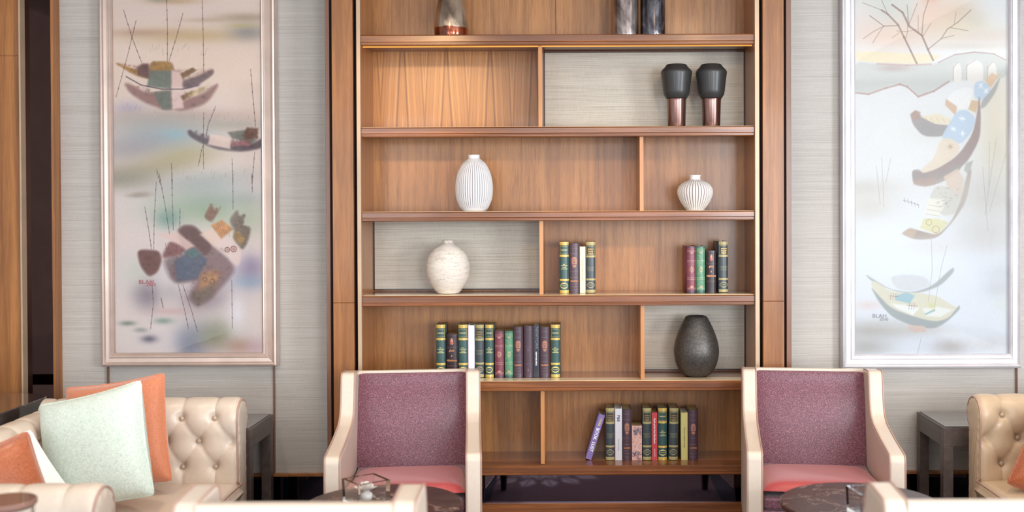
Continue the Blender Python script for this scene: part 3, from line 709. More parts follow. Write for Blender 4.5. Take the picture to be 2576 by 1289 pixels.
BL = (196, 210, 226); GR = (164, 160, 162); CRM = (230, 220, 200)
cr.poly([R1(*p) for p in ((1350, 640), (1400, 620), (1450, 650), (1465, 700), (1420, 755), (1350, 740))], BL, .9, 1.5)
cr.poly([R1(*p) for p in ((1420, 620), (1470, 570), (1500, 590), (1535, 570), (1460, 670))], (222, 196, 172), .9, 1.5)
cr.poly([R1(*p) for p in ((1460, 690), (1530, 590), (1500, 690), (1430, 790), (1390, 810), (1400, 755))], (172, 172, 172), .75, 2)
cr.poly([R1(*p) for p in ((1200, 700), (1300, 660), (1350, 680), (1310, 810), (1200, 800), (1165, 745))], (236, 234, 234), .9, 2)
cr.poly([R1(*p) for p in ((1160, 740), (1235, 790), (1225, 850), (1155, 780))], (214, 188, 168), .9, 1.5)
cr.poly([R1(*p) for p in ((1330, 750), (1385, 755), (1360, 830), (1310, 810))], (214, 190, 164), .9, 1.5)
cr.poly([R1(*p) for p in ((920, 840), (960, 812), (990, 850), (1100, 905), (1190, 910), (1150, 985), (1010, 985), (940, 910))], GR, .85, 2)
cr.poly([R1(*p) for p in ((920, 840), (955, 812), (990, 825), (985, 870), (940, 880))], (184, 160, 152), .8, 2)
cr.poly([R1(*p) for p in ((990, 855), (1110, 835), (1205, 880), (1190, 910), (1080, 900))], CRM, .9, 1.5)
for k in range(4): cr.line([R1(1020+k*40, 858+k*4), R1(1040+k*38, 895)], 1.2, (190, 170, 150), .6)
cr.poly([R1(*p) for p in ((1370, 830), (1385, 700), (1395, 850), (1390, 1000), (1300, 1160), (1150, 1250), (1000, 1290), (940, 1290), (932, 1200), (990, 1215), (1100, 1190), (1240, 1110), (1340, 970))], (166, 150, 150), .85, 2)
cr.poly([R1(*p) for p in ((1235, 820), (1300, 810), (1365, 870), (1330, 960), (1260, 1040), (1120, 1005), (1180, 900))], BL, .95, 1.4)
cr.poly([R1(*p) for p in ((1120, 1005), (1180, 990), (1262, 1040), (1230, 1115), (1100, 1195), (1000, 1225), (985, 1200), (1080, 1130))], (228, 216, 202), .92, 1.5)
for (x, y) in ((1270, 868), (1210, 935), (1272, 965), (1190, 1050), (1395, 655), (1430, 690)):
    for k in range(8):
        a_ = rs.uniform(0, PI); r_ = rs.uniform(10, 26); p0 = R1(x-math.cos(a_)*r_, y-math.sin(a_)*r_); p1 = R1(x+math.cos(a_)*r_, y+math.sin(a_)*r_)
        cr.line([p0, p1], 1.1, (244, 244, 244) if y != 1050 else (190, 168, 150), .7)
cr.poly([R2(*p) for p in ((893, 20), (940, 12), (970, 45), (1100, 20), (1230, -40), (1200, 30), (1080, 100), (980, 122), (905, 108))], (170, 164, 164), .85, 2)
cr.poly([R2(*p) for p in ((905, 80), (1060, 60), (1040, 110), (980, 122), (905, 108))], (190, 168, 160), .7, 3)
cr.poly([R2(*p) for p in ((1100, 60), (1190, 10), (1230, 80), (1215, 210), (1130, 140))], (226, 206, 192), .85, 1.8)
cr.poly([R2(*p) for p in ((1050, 110), (1150, 130), (1215, 200), (1180, 290), (1090, 310), (1000, 200))], (214, 212, 206), .9, 2)
cr.poly([R2(*p) for p in ((1000, 195), (1100, 200), (1110, 240), (1060, 310), (970, 290))], (236, 234, 226), .9, 1.5)
for k in range(3): cr.line([R2(1000-k*8, 235+k*28), R2(1090-k*10, 250+k*28)], 1.2, (190, 184, 178), .7)
cr.poly([R2(*p) for p in ((970, 320), (1060, 320), (1135, 345), (1060, 420), (945, 380))], (226, 222, 184), .92, 1.5)
cr.poly([R2(*p) for p in ((1215, 200), (1250, 40), (1285, 0), (1250, 210), (1160, 340), (1060, 445), (920, 455), (825, 415), (880, 378), (960, 400), (1060, 425), (1150, 340))], (174, 160, 154), .85, 2)
cr.poly([R2(*p) for p in ((825, 415), (880, 378), (930, 395), (900, 445))], (206, 186, 172), .8, 2)
cr.poly([R2(*p) for p in ((1245, -25), (1290, -40), (1260, 50), (1230, 20))], (172, 172, 168), .7, 2)
cr.ring(*R2(1004, 344), 7, 7, 1.2, (176, 160, 150), .8); cr.ring(*R2(1048, 388), 9, 8, 1.2, (190, 140, 130), .8)
for k in range(25): cr.blob(*R2(rs.uniform(1050, 1190), rs.uniform(130, 260)), 3, 2, (150, 146, 140), .3)
for b in ((600, 130, 220, 60, (208, 204, 200), .7), (600, 240, 200, 90, (216, 212, 208), .8), (1400, 180, 260, 170, (208, 206, 204), .8), (1380, 420, 240, 130, (214, 212, 212), .85), (1480, 660, 120, 60, (210, 214, 220), .6), (1450, 760, 100, 60, (206, 208, 214), .6),
          (640, 1010, 260, 60, (186, 184, 182), .8), (600, 1120, 160, 60, (190, 190, 188), .8), (900, 1010, 260, 40, (204, 202, 202), .7), (1140, 1120, 120, 50, (188, 182, 180), .7), (1400, 1100, 120, 60, (214, 214, 218), .7), (620, 860, 90, 30, (226, 208, 206), .6),
          (1010, 500, 200, 60, (226, 222, 220), .5), (1480, 860, 60, 50, (220, 226, 222), .5)):
    RB(R2, *b)
cr.poly([R2(*p) for p in ((595, 665), (650, 700), (760, 765), (900, 782), (1030, 740), (1160, 620), (1170, 650), (1080, 740), (950, 785), (820, 785), (700, 740), (620, 700))], (178, 182, 184), .85, 2)
cr.poly([R2(*p) for p in ((750, 680), (860, 668), (990, 685), (1020, 740), (900, 775), (790, 760))], (214, 216, 220), .75, 2)
cr.poly([R2(*p) for p in ((625, 720), (660, 705), (760, 780), (900, 780), (1060, 800), (1180, 880), (1200, 855), (1205, 880), (1120, 960), (1040, 1010), (880, 985), (740, 915), (660, 800))], (222, 218, 200), .85, 2)
cr.poly([R2(*p) for p in ((625, 740), (680, 800), (760, 880), (900, 930), (1040, 965), (1130, 945), (1200, 860), (1205, 885), (1120, 965), (1035, 1012), (880, 985), (760, 930), (680, 840))], (168, 176, 182), .9, 2)
cr.poly([R2(*p) for p in ((790, 800), (860, 780), (915, 800), (880, 850), (790, 830))], (170, 200, 212), .95, 1.6)
cr.poly([R2(*p) for p in ((760, 850), (860, 860), (940, 880), (900, 925), (800, 880))], (238, 240, 242), .85, 2)
cr.poly([R2(*p) for p in ((960, 880), (1050, 870), (1160, 890), (1080, 935), (990, 930))], (236, 238, 240), .8, 2)
cr.poly([R2(*p) for p in ((975, 915), (1040, 885), (1045, 895), (985, 922))], (150, 186, 196), .8, 1.5)
cr.blob(*R2(1022, 866), 8, 7, (214, 216, 160), .8)
cr.poly([R2(*p) for p in ((870, 985), (975, 990), (985, 1025), (910, 1032), (875, 1010))], (216, 196, 190), .9, 1.5)
for pts in (((1020, 450), (1025, 640), (1000, 840)), ((1120, 490), (1080, 640), (1035, 900)), ((955, 1060), (930, 1165)), ((1350, 0), (1385, 400)), ((1440, -180), (1365, 300)), ((1500, -80), (1395, 280)), ((665, -10), (690, 230)), ((700, -60), (715, 250)), ((760, -60), (725, 100)), ((1395, -150), (1390, 120))):
    cr.line([R2(*p) for p in pts], 1.2, (176, 168, 168), .65, 1.0)
for k in range(5): cr.line([R2(845+k*22, 190+k*10), R2(850+k*22, 220+k*8)], 1.2, (150, 140, 145), .7)
cr.line([R2(835, 205), R2(940, 235)], 1.2, (150, 140, 145), .7)
for (x, y) in ((770, 790), (890, 850)): 
    for k in range(3): cr.line([R2(x+k*16-10, y-5), R2(x+k*16-16, y+36)], 1.2, (160, 130, 140), .7)
    cr.line([R2(x-25, y+12), R2(x+40, y+16)], 1.1, (160, 130, 140), .7)
cr.a = (cr.a*0.90+np.array((222, 220, 222))*0.10-np.array((200, 200, 204)))*1.15+np.array((178, 177, 178))
cr.noise(4, 5, 2)
pr, geo = picture('picture', 2119, 2570, 928, 2152, 2539, 892, cr, 'frame2', 'silver-white framed pale boat and bridge painting, right of the bookcase')
c0, c1, zc, ctop = geo; SX = (2539-2152)/(c1-c0)
text_mesh('signature', 'BLAH', 0.026, M['inkgrey'], pr, Vector((c0+(2215-2152)/SX, WALL-0.0195, zc+(892-797)/519)) - pr.location, sx=1.1)
text_mesh('signature_year', '2010', 0.020, M['inkgrey'], pr, Vector((c0+(2226-2152)/SX, WALL-0.0195, zc+(892-805.5)/519)) - pr.location, sx=1.1)

# ------------------------------------------------------------------ vases
SV = 2700/5.14      # px per metre where the ornaments stand
def shelf_z(i): return T[i]+(0.0016 if 1 <= i <= 4 else 0)
def vase_root(name, px, row, Y, label, group=None):
    return empty(name, (at(px, SH[row][0], Y).x, Y, shelf_z(row)), 0, label, 'vase', group)
def smooth_prof(pts, n=6):
    """Catmull-Rom through (r, z)"""
    out = []; P_ = [pts[0]]+list(pts)+[pts[-1]]
    for i in range(1, len(P_)-2):
        p0, p1, p2, p3 = P_[i-1:i+3]
        for k in range(n):
            t = k/n; o = []
            for c in (0, 1):
                o.append(0.5*((2*p1[c])+(-p0[c]+p2[c])*t+(2*p0[c]-5*p1[c]+4*p2[c]-p3[c])*t*t+(-p0[c]+3*p1[c]-3*p2[c]+p3[c])*t**3))
            out.append((max(o[0], 0.0), o[1]))
    out.append(pts[-1]); return out
def px_prof(rows, ybase, s_=SV, n=6):     # rows of (half width px, y px) bottom to top
    return smooth_prof([(w_/s_, (ybase-y)/s_) for w_, y in rows], n)
def close(prof, r_in, depth):     # rolled lip and inner throat
    r, z = prof[-1]
    return prof+[(r*0.97, z+0.0015), (r_in, z), (r_in*0.95, z-depth*0.4), (r_in*1.3, z-depth), (0.0001, z-depth)]
M['ceramic'] = vcol('matt_white_ceramic', 0.75, 0, 0, (120, 0.08, 0.001))
# tall ribbed white
v = vase_root('ribbed_vase', 1193, 2, 5.13, 'tall egg-shaped white ribbed vase with a short narrow neck')
pf = close(px_prof([(29, 531), (36.6, 520), (45, 498), (47, 470), (44, 445), (38, 427), (27.6, 409), (15.5, 399), (14.2, 396), (15, 390)], 531), 0.022, 0.05)
wt = lin((224, 222, 222)); gy = lin((140, 134, 142))
def rib(n, d, z0, z1):
    def f(a, z, k):
        e = min(1, max(0, (z-z0)/0.015), max(0, (z1-z)/0.02)) if z0 < z < z1 else 0
        return 1-d*e*(0.5-0.5*math.cos(n*a))**6
    return f
def ribc(n, z0, z1, ca, cb):
    def f(a, z, k):
        t = (0.5-0.5*math.cos(n*a))**6*(1 if z0 < z < z1 else 0)
        return tuple(x+(y-x)*t for x, y in zip(ca, cb))
    return f
MB().lathe(pf, 480, rib(46, 0.05, 0.012, 0.24), ribc(46, 0.012, 0.24, wt, gy)).build('body', M['ceramic'], v, True, colors=True)
# round ribbed with brown grooves
v = vase_root('round_ribbed_vase', 1748.5, 2, 5.12, 'small round white vase with dark grooved ribs beside the divider')
pf = close(px_prof([(23, 529.5), (26, 524), (34, 513), (41.5, 498), (45, 484), (41, 470), (28.5, 459), (17, 454), (13.5, 450), (14, 445), (15.5, 441.5)], 530), 0.022, 0.05)
MB().lathe(pf, 400, rib(36, 0.05, 0.006, 0.146), ribc(36, 0.004, 0.148, lin((228, 222, 216)), lin((122, 100, 104)))).build('body', M['ceramic'], v, True, colors=True)
# speckled globe
v = vase_root('speckled_vase', 1127.5, 3, 5.13, 'round off-white speckled stoneware vase in the papered niche')
pf = close(px_prof([(28, 741), (36, 730), (47, 712), (53.5, 691), (54, 670), (48, 648), (36, 630.5), (18, 618), (12.5, 614), (14, 609)], 742), 0.022, 0.05)
def speck():
    k = N('speckled_stoneware'); a = k.noise(k.pos((14, 14, 70), False), 1, 5, 0.8); b = k.noise(k.pos((180, 180, 260), False), 1, 3, 0.7)
    z = k.noise(k.pos((2, 2, 22), False), 1, 2)
    f = k.math('ADD', k.math('MULTIPLY', a, 0.55), k.math('MULTIPLY', b, 0.45))
    c = k.ramp(f, [(0.36, lin4((120, 102, 96))), (0.45, lin4((214, 204, 194))), (0.6, lin4((234, 228, 220)))])
    c2 = k.mixc(k.math('MULTIPLY', z, 0.5), c, lin4((220, 206, 186)))
    k.l(c2, k.b.inputs['Base Color']); k.p(Roughness=0.8); k.bump(f, 0.3, 0.003); return k.m
M['speck'] = speck()
MB().lathe(pf, 96, lambda a, z, k: 1+0.006*math.sin(3*a+z*20)).build('body', M['speck'], v, True)
# dark hammered egg
v = vase_root('hammered_vase', 1752, 4, 5.135, 'dark grey hammered egg-shaped vase beside the books')
pf = close(px_prof([(27, 947), (38, 940), (50, 920), (56.5, 893), (55, 868), (47, 840), (36, 815), (27, 799), (22, 797)], 948), 0.036, 0.08)
def hammered():
    k = N('hammered_dark_metal'); vo = k.n('ShaderNodeTexVoronoi'); vo.inputs['Scale'].default_value = 1
    k.l(k.pos((80, 80, 90), False), vo.inputs['Vector'])
    k.p(Base_Color=lin4((84, 80, 76)), Roughness=0.42, Metallic=0.55)
    c = k.ramp(vo.outputs['Distance'], [(0.1, lin4((92, 87, 82))), (0.8, lin4((76, 72, 69)))]); k.l(c, k.b.inputs['Base Color'])
    k.bump(vo.outputs['Distance'], 0.35, -0.002); return k.m
M['hammered'] = hammered()
MB().lathe(pf, 128).build('body', M['hammered'], v, True)
# two black-headed goblet vases
M['blackmatt'] = plain('matt_black_glaze', (50, 50, 50), 0.42, 0, 0.1)
M['copper'] = plain('brushed_copper', (140, 106, 98), 0.22, 0.9, 0.2, (200, 0.04, 0.0005))
rootg = vase_root('goblet_vase', 1702, 1, 5.12, 'black-topped vase on a copper stem, the one nearer the papered middle of the niche')
gf = [(w_/SV, (318.5-y)/SV) for w_, y in ((26, 245.5), (32, 236), (33.5, 228), (36, 205), (39, 183), (39, 179), (37, 175), (29, 167), (27, 164), (25.5, 161.5), (23.5, 160.5), (21.5, 163), (20, 172), (24, 185), (0.01, 200))]
MB().lathe(gf, 80).build('cup', M['blackmatt'], rootg, True, angle=0.7)
stp = [(w_/SV, (318.5-y)/SV) for w_, y in ((0.01, 318.5), (21.5, 318.5), (22, 317), (24, 252), (25, 247), (24, 245.6))]
MB().lathe(stp, 80).build('stem', M['copper'], rootg, True, angle=0.7)
g2 = copy_tree(rootg); g2.location.x = at(1789.5, 318, 5.12).x; g2['label'] = 'black-topped vase on a copper stem, the one nearer the side panel'
for g_ in (rootg, g2): g_['group'] = 'black and copper goblet vases'
# top shelf: amber and silver vase, two dark mottled cylinders
def mottled(name, stops, sc, rough=0.14, metal=0.7, zsplit=None, low=None):
    k = N(name); n = k.noise(k.pos(sc, False), 1, 5, 0.65, 0.6)
    c = k.ramp(n, stops)
    if zsplit:
        sp = k.n('ShaderNodeSeparateXYZ'); k.l(k.n('ShaderNodeTexCoord').outputs['Object'], sp.inputs[0])
        wv = k.noise(k.pos((16, 16, 1), False), 1, 2)
        f = k.math('GREATER_THAN', k.math('ADD', sp.outputs['Z'], k.math('MULTIPLY', wv, 0.02)), zsplit)
        c2 = k.ramp(k.noise(k.pos((20, 20, 20), False), 1, 3), low); c = k.mixc(f, c2, c)
    k.l(c, k.b.inputs['Base Color']); k.p(Roughness=rough, Metallic=metal); k.b.inputs['Coat Weight'].default_value = 0.8
    return k.m
M['silverglaze'] = mottled('amber_silver_glaze', [(0.35, lin4((96, 76, 64))), (0.5, lin4((176, 158, 138))), (0.7, lin4((206, 196, 180)))], (5, 5, 3), 0.16, 0.75, 0.056,
                           [(0.3, lin4((70, 28, 10))), (0.7, lin4((150, 66, 20)))])
M['blueglaze'] = mottled('dark_blue_silver_glaze', [(0.40, lin4((22, 20, 30))), (0.52, lin4((84, 84, 96))), (0.66, lin4((190, 184, 178)))], (9, 9, 7), 0.12, 0.75)
M['greyglaze'] = mottled('grey_silver_glaze', [(0.34, lin4((52, 44, 50))), (0.5, lin4((140, 128, 126))), (0.66, lin4((206, 200, 196)))], (7, 7, 4), 0.14, 0.75)
v = vase_root('tapered_vase', 1136, 0, 5.12, 'glossy silver vase with an amber-brown foot on the top shelf', None)
pf = smooth_prof([(w_/SV, z/SV) for w_, z in ((0.01, 0), (40, 0), (42.5, 3), (43.5, 28), (41, 58), (36, 84), (29, 112), (20, 140), (13, 162), (12, 176), (15, 182), (12, 182), (9, 168), (0.01, 160))], 5)
MB().lathe(pf, 96).build('body', M['silverglaze'], v, True)
cyl = smooth_prof([(w_/SV, z/SV) for w_, z in ((0.01, 0), (27, 0), (30.5, 3), (31.5, 8), (31.5, 60), (31.5, 120), (30, 134), (24, 142), (20, 150), (22, 158), (18, 158), (17, 148), (0.01, 140))], 4)
v = vase_root('cylinder_vase', 1574.5, 0, 5.12, 'grey silver-streaked cylinder vase, paler of the touching pair on the top shelf')
MB().lathe(cyl, 96).build('body', M['greyglaze'], v, True)
v = vase_root('cylinder_vase', 1642.5, 0, 5.12, 'dark blue-black mottled cylinder vase, darker of the touching pair on the top shelf')
MB().lathe(cyl, 96).build('body', M['blueglaze'], v, True)

# ------------------------------------------------------------------ books
SB = 2700/5.11
GOLD = (206, 172, 84); GOLDH = (246, 222, 140)
def spine_canvas(w_, h, base): return Canvas(0, w_, 0, h, 0.5, base)
def book_proto(kind, w_, h, depth, cv, base, rounded=True, pages='pages', board=1.4, mat='bookcloth'):
    """origin at the middle of the spine's foot, spine towards -Y; w_, h in photo pixels"""
    W, H, D = w_/SB, h/SB, depth; t = board/SB
    root = empty(kind, (0, 0, 0))
    bul = 0.22*W if rounded else 0.0006
    def fn(X, Y):
        u = (X/w_)*2-1
        return (u*W/2, -bul*(1-np.abs(u)**2.4)+bul*0.0+(0.0 if rounded else 0), H*(1-Y/h))
    bcol = lin(base); x = W/2
    ev = []; ef = []; ec = []
    def bxx(x0, x1, y0, y1, z0, z1):
        b = len(ev)
        ev.extend([(x0,y0,z0),(x1,y0,z0),(x1,y1,z0),(x0,y1,z0),(x0,y0,z1),(x1,y0,z1),(x1,y1,z1),(x0,y1,z1)])
        ef.extend([tuple(b+i for i in f) for f in ((0,3,2,1),(4,5,6,7),(0,1,5,4),(1,2,6,5),(2,3,7,6),(3,0,4,7))]); ec.extend([bcol]*8)
    bxx(-x, -x+t, 0, D, 0, H); bxx(x-t, x, 0, D, 0, H)
    # top and foot of the spine roll
    n = 12
    for z in (H, 0.0):
        for i in range(n):
            u0, u1 = -1+2*i/n, -1+2*(i+1)/n; b = len(ev)
            ev.extend([(u0*x, -bul*(1-abs(u0)**2.4), z), (u1*x, -bul*(1-abs(u1)**2.4), z), (u1*x, 0.003, z), (u0*x, 0.003, z)]); ef.append((b, b+1, b+2, b+3)); ec.extend([bcol]*4)
    o = cv.mesh('cover', fn, M[mat], root, extra=(ev, ef, ec))
    pb = MB().box(-x+t, x-t, 0.0035, D-0.004, 0.003, H-0.004).build('pages', M[pages], root)
    return root
# --- designs
def d_green(w_=25, h=135):
    G = (54, 84, 82); c = spine_canvas(w_, h, G)
    def band(y0, y1): c.rect(0, w_, y0, y1, GOLD); c.rect(0, w_, y0+.8, y0+1.6, GOLDH, .8); c.rect(w_*.55, w_*.7, y0, y1, GOLDH, .7)
    band(0, 9); band(34, 39.5); band(97.5, 103); band(127, 135)
    for x in (2.2, w_-2.2): c.line([(x, 11), (x, 32)], 0.9, GOLD)
    c.line([(2, 11.5), (w_-2, 11.5)], .8, GOLD); c.line([(2, 31.5), (w_-2, 31.5)], .8, GOLD)
    for x in np.arange(4, w_-4, 1.6): c.rect(x, x+1.1, 20, 22.8, GOLDH, .85)
    for y, a_, b_ in ((58, 9, 15), (61.5, 4, 21), (66, 8, 18), (70, 4, 22)):
        for x in np.arange(a_, b_, 1.5): c.rect(x, x+1.0, y, y+2.0, GOLDH, .9)
    c.rect(3, w_-3, 109, 110.2, GOLD); c.rect(3, w_-3, 120, 121.2, GOLD); c.ring(w_/2, 115, w_/2-2.5, 6, 1.3, GOLDH, .9, 14)
    c.rect(6, w_-6, 113.8, 116, (176, 168, 120), .8); c.rect(8, w_-8, 107, 109, GOLDH, .8); c.rect(8, w_-8, 121.5, 123, GOLDH, .8)
    return c, G
def d_oxford(w_=25, h=135):
    G = (62, 70, 74); g = (172, 158, 104); c = spine_canvas(w_, h, G)
    for y0, y1 in ((0, 9), (36, 41), (97, 102), (127, 135)): c.rect(0, w_, y0, y1, g); c.rect(0, w_, y0+.6, y0+1.4, (206, 196, 150), .6)
    c.rect(0, w_, 9, 36, (110, 108, 84), .55); c.rect(3, w_-3, 12, 33, (58, 60, 60))
    for x in (2.5, w_-2.5): c.line([(x, 11), (x, 34)], 0.8, g)
    c.line([(2, 11.5), (w_-2, 11.5)], .8, g); c.line([(2, 33.5), (w_-2, 33.5)], .8, g)
    c.rect(2, w_-2, 66, 67, g, .7)
    for y in (69, 72, 75):
        for x in np.arange(4, w_-4, 1.5): c.rect(x, x+.9, y, y+1.5, (170, 160, 120), .6)
    c.ring(w_/2, 114.5, w_/2-2.5, 6, 1.2, (190, 180, 130), .9, 14); c.rect(6, w_-6, 113, 115.5, (160, 150, 110), .7)
    c.rect(8, w_-8, 106.5, 108, g, .8); c.rect(8, w_-8, 121, 122.5, g, .8)
    return c, G
def d_plum(w_=25, h=128, face=True):
    G = (76, 56, 66); c = spine_canvas(w_, h, G); l_ = (150, 128, 134)
    if face:
        for y in (12, 26, 72, 88, 104, 111, 119): c.line([(3, y), (w_-5, y)], .8, l_, .55)
        P = (176, 120, 94)
        c.poly([(w_/2-7, 42), (w_/2-5, 36), (w_/2, 34), (w_/2+5, 36), (w_/2+7, 42), (w_/2+6, 52), (w_/2+4, 60), (w_/2, 63), (w_/2-4, 60), (w_/2-6, 52)], P, .9, .8)
        c.line([(w_/2-6, 42.5), (w_/2+6, 42.5)], 1.1, G, .8); c.line([(w_/2-5, 54.5), (w_/2+5, 54.5)], 1.6, G, .85); c.blob(w_/2, 48.5, 1.8, 1.6, G, .9)
        c.blob(w_/2-3, 46, 1.4, 1, G, .4); c.blob(w_/2+3, 46, 1.4, 1, G, .4)
    else:
        for y in (8, 52, 96): c.line([(2, y), (w_-2, y)], .8, l_, .3)
        c.blob(w_/2, 60, 2, 5, (140, 110, 116), .5); c.blob(w_/2, 112, 1.5, 3, (190, 160, 160), .6)
    return c, G
def d_floral(w_, h, G, fl, seed, edge):
    c = spine_canvas(w_, h, G); r = random.Random(seed)
    for k in range(160): c.blob(r.uniform(2, w_-2), r.uniform(4, h-6), r.uniform(.8, 2), r.uniform(.8, 2.5), r.choice(fl), .45)
    for y in (10, 13, 36, 40, 80, 84, h-12, h-10): c.line([(1, y), (w_-1, y)], .8, (206, 186, 160), .6)
    for k in range(10):
        a_ = 2*PI*k/10; c.line([(w_/2+math.cos(a_)*2, h*.5+math.sin(a_)*3), (w_/2+math.cos(a_)*5.5, h*.5+math.sin(a_)*7.5)], 1.4, (214, 186, 140), .75)
    c.blob(w_/2, h*.5, 1.7, 2.4, G, .9)
    c.poly([(w_/2-6, h-14), (w_/2, h-19), (w_/2+6, h-14), (w_/2+3, h-13), (w_/2-3, h-13)], (206, 160, 124), .85, .7)
    c.poly([(w_/2-6, 15), (w_/2, 20), (w_/2+6, 15)], (206, 160, 124), .7, .7)
    c.rect(0, w_, h-6, h, edge, .8, 1.5); c.rect(0, w_, 0, 4, edge, .6, 1.5)
    return c, G
def d_small(w_=28, h=110):
    G = (44, 30, 36); c = spine_canvas(w_, h, G)
    for y in (2, 33, 79, 108): c.line([(1, y), (w_-1, y)], 1.4, (104, 78, 76), .7); c.line([(1, y+2.5), (w_-1, y+2.5)], 1.0, (140, 90, 60) if y == 79 else (80, 60, 60), .6)
    c.ring(w_/2, 18, 6.2, 9, .8, (120, 84, 70), .8); c.poly([(w_/2-3.5, 26), (w_/2-3.5, 18), (w_/2-1.5, 10), (w_/2+2, 10), (w_/2+3.5, 18), (w_/2+4, 26)], (206, 122, 92), .95, .8)
    c.blob(w_/2+.5, 16, 2.4, 3, (230, 160, 130), .8); c.blob(w_/2-1, 22, 2.2, 2.4, (150, 50, 44), .7)
    return c, G
def d_flat(w_, h, col, edge=None):
    c = spine_canvas(w_, h, col)
    if edge: c.rect(0, 1.2, 0, h, edge, .9)
    return c, col
def d_pink(w_=27, h=86):
    G = (214, 168, 156); c = spine_canvas(w_, h, G); r = random.Random(5)
    for k in range(40): c.blob(r.uniform(0, w_), r.uniform(14, h-14), r.uniform(1, 3), r.uniform(1, 3), r.choice(((226, 190, 180), (190, 120, 118), (150, 110, 116), (232, 206, 200), (200, 140, 120))), .6)
    for k in range(26): c.blob(r.uniform(4, w_-2), r.uniform(5, 22), 2, 2, r.choice(((76, 74, 92), (100, 90, 100), (56, 50, 66))), .75)
    for k in range(30): c.blob(r.uniform(2, w_-2), r.uniform(h-20, h), 2.2, 2, r.choice(((52, 52, 70), (90, 86, 106), (200, 140, 130))), .75)
    c.blob(w_*.5, 13, 4, 4, (150, 140, 150), .8); c.line([(3, 44), (w_*.5, 52), (w_-4, 40)], 2, (232, 204, 196), .7); c.line([(5, 68), (w_*.5, 54), (w_-3, 70)], 2, (232, 204, 196), .7)
    return c, G
PR = {}
def proto(key, name, w_, h, dep, cvb, **kw):
    c, base = cvb; PR[key] = (book_proto(name, w_, h, dep, c, base, **kw), w_, h)
    return PR[key][0]
DPT = 0.135
green = proto('green', 'gilded_book', 25, 135, DPT, d_green())
ox = proto('oxford', 'dictionary_book', 25, 136, DPT, d_oxford())
for z, s_ in ((117, 'Oxford'), (111.5, 'Popular'), (106, 'English')):
    text_mesh('spine_title', s_, 5.2/SB, M['gold'], ox, (0, -0.0113, z/SB), sx=0.95)
plum = proto('plum', 'portrait_book', 25, 128, DPT, d_plum())
text_mesh('spine_title', 'CLASSIC', 5.4/SB, M['copperfoil'], plum, (0, -0.0112, 31.5/SB), sx=0.92, bold=0.0002)
proto('plainplum', 'plum_book', 24, 131, DPT, d_plum(24, 131, False))
proto('red', 'floral_book', 25, 118, DPT, d_floral(25, 118, (122, 58, 72), ((150, 76, 90), (100, 44, 60), (136, 90, 96)), 2, (70, 56, 76)))
proto('leaf', 'leafy_book', 23, 118, DPT, d_floral(23, 118, (84, 136, 104), ((110, 170, 130), (64, 110, 80), (150, 176, 120)), 3, (50, 84, 84)))
small = proto('small', 'antique_book', 28, 110, DPT-0.02, d_small())
for z, s_ in ((69, 'ghost'), (56, 'is'), (44, 'Habelwant')):
    text_mesh('spine_title', s_, 8.0/SB, M['copperfoil'], small, (0, -0.0125, z/SB), sx=0.72, bold=0.0002, shear=0.15)
proto('white', 'white_book', 17, 134, DPT, d_flat(17, 134, (232, 230, 240), (200, 120, 160)), rounded=False, pages='whitepages', mat='paperback')
cream = proto('cream', 'cream_book', 14, 121, DPT, d_flat(14, 121, (232, 228, 190)), rounded=False, pages='whitepages', mat='paperback')
RV = (PI/2, PI/2, 0)
text_mesh('spine_title', 'The power to change your life again', 5.4/SB, M['inkgrey'], cream, (0, -0.001, 60/SB), rot=RV, sx=0.72)
ny = proto('newyork', 'black_book', 18, 134, DPT, d_flat(18, 134, (44, 44, 54)), rounded=False, pages='whitepages', mat='paperback')
text_mesh('spine_title', 'NEWYORK', 12/SB, M['inkgrey'], ny, (0.002, -0.001, 101/SB), rot=RV, sx=0.98)
text_mesh('spine_author', 'NEWYORK SPICE', 5.6/SB, M['inkwhite'], ny, (-0.001, -0.001, 48/SB), rot=RV, sx=0.82, bold=0.0004)
ppb = proto('pb', 'white_paperback', 18, 128, DPT, d_flat(18, 128, (214, 212, 218), (176, 60, 90)), rounded=False, pages='whitepages', mat='paperback')
text_mesh('spine_title', 'P&B', 10/SB, M['inkblack'], ppb, (0, -0.001, 104/SB), rot=RV, bold=0.0003)
text_mesh('spine_author', 'PHILOSOPHY & BOOK', 3.6/SB, M['inkgrey'], ppb, (0, -0.001, 38/SB), rot=RV, sx=0.85)
lust = proto('lust', 'purple_book', 15, 118, 0.15, d_flat(15, 118, (132, 112, 172)), rounded=False, pages='pages', mat='paperback')
text_mesh('spine_title', 'BOOK  LUST', 11.2/SB, M['inkwhite'], lust, (0, -0.001, 52/SB), rot=RV, bold=0.0006, sx=0.98)
text_mesh('spine_author', 'MORE', 7.4/SB, M['inkyellow'], lust, (0, -0.001, 98/SB), rot=RV, bold=0.0003)
proto('pink', 'flower_print_book', 25, 86, DPT-0.03, d_pink(25, 86), rounded=False, mat='paperback')
redb = proto('redbook', 'red_book', 14, 119, DPT, d_flat(14, 119, (196, 66, 74)), rounded=False, pages='pages', mat='paperback')
text_mesh('spine_title', 'Charlie and the Great Glass Elevator', 6.4/SB, M['inkwhite'], redb, (0, -0.001, 73/SB), rot=RV, sx=0.68, bold=0.0002, shear=0.1)
text_mesh('spine_author', 'ROALD DAHL', 3.8/SB, M['inkwhite'], redb, (0, -0.001, 18/SB), rot=RV, sx=0.85)
yel = proto('yellow', 'yellow_book', 15, 127, DPT, d_flat(15, 127, (208, 196, 124)), rounded=False, pages='whitepages', mat='paperback')
text_mesh('spine_title', 'The power to change your life again', 4.6/SB, M['inkblack'], yel, (0, -0.001, 60/SB), rot=RV, sx=0.82)
used = set()
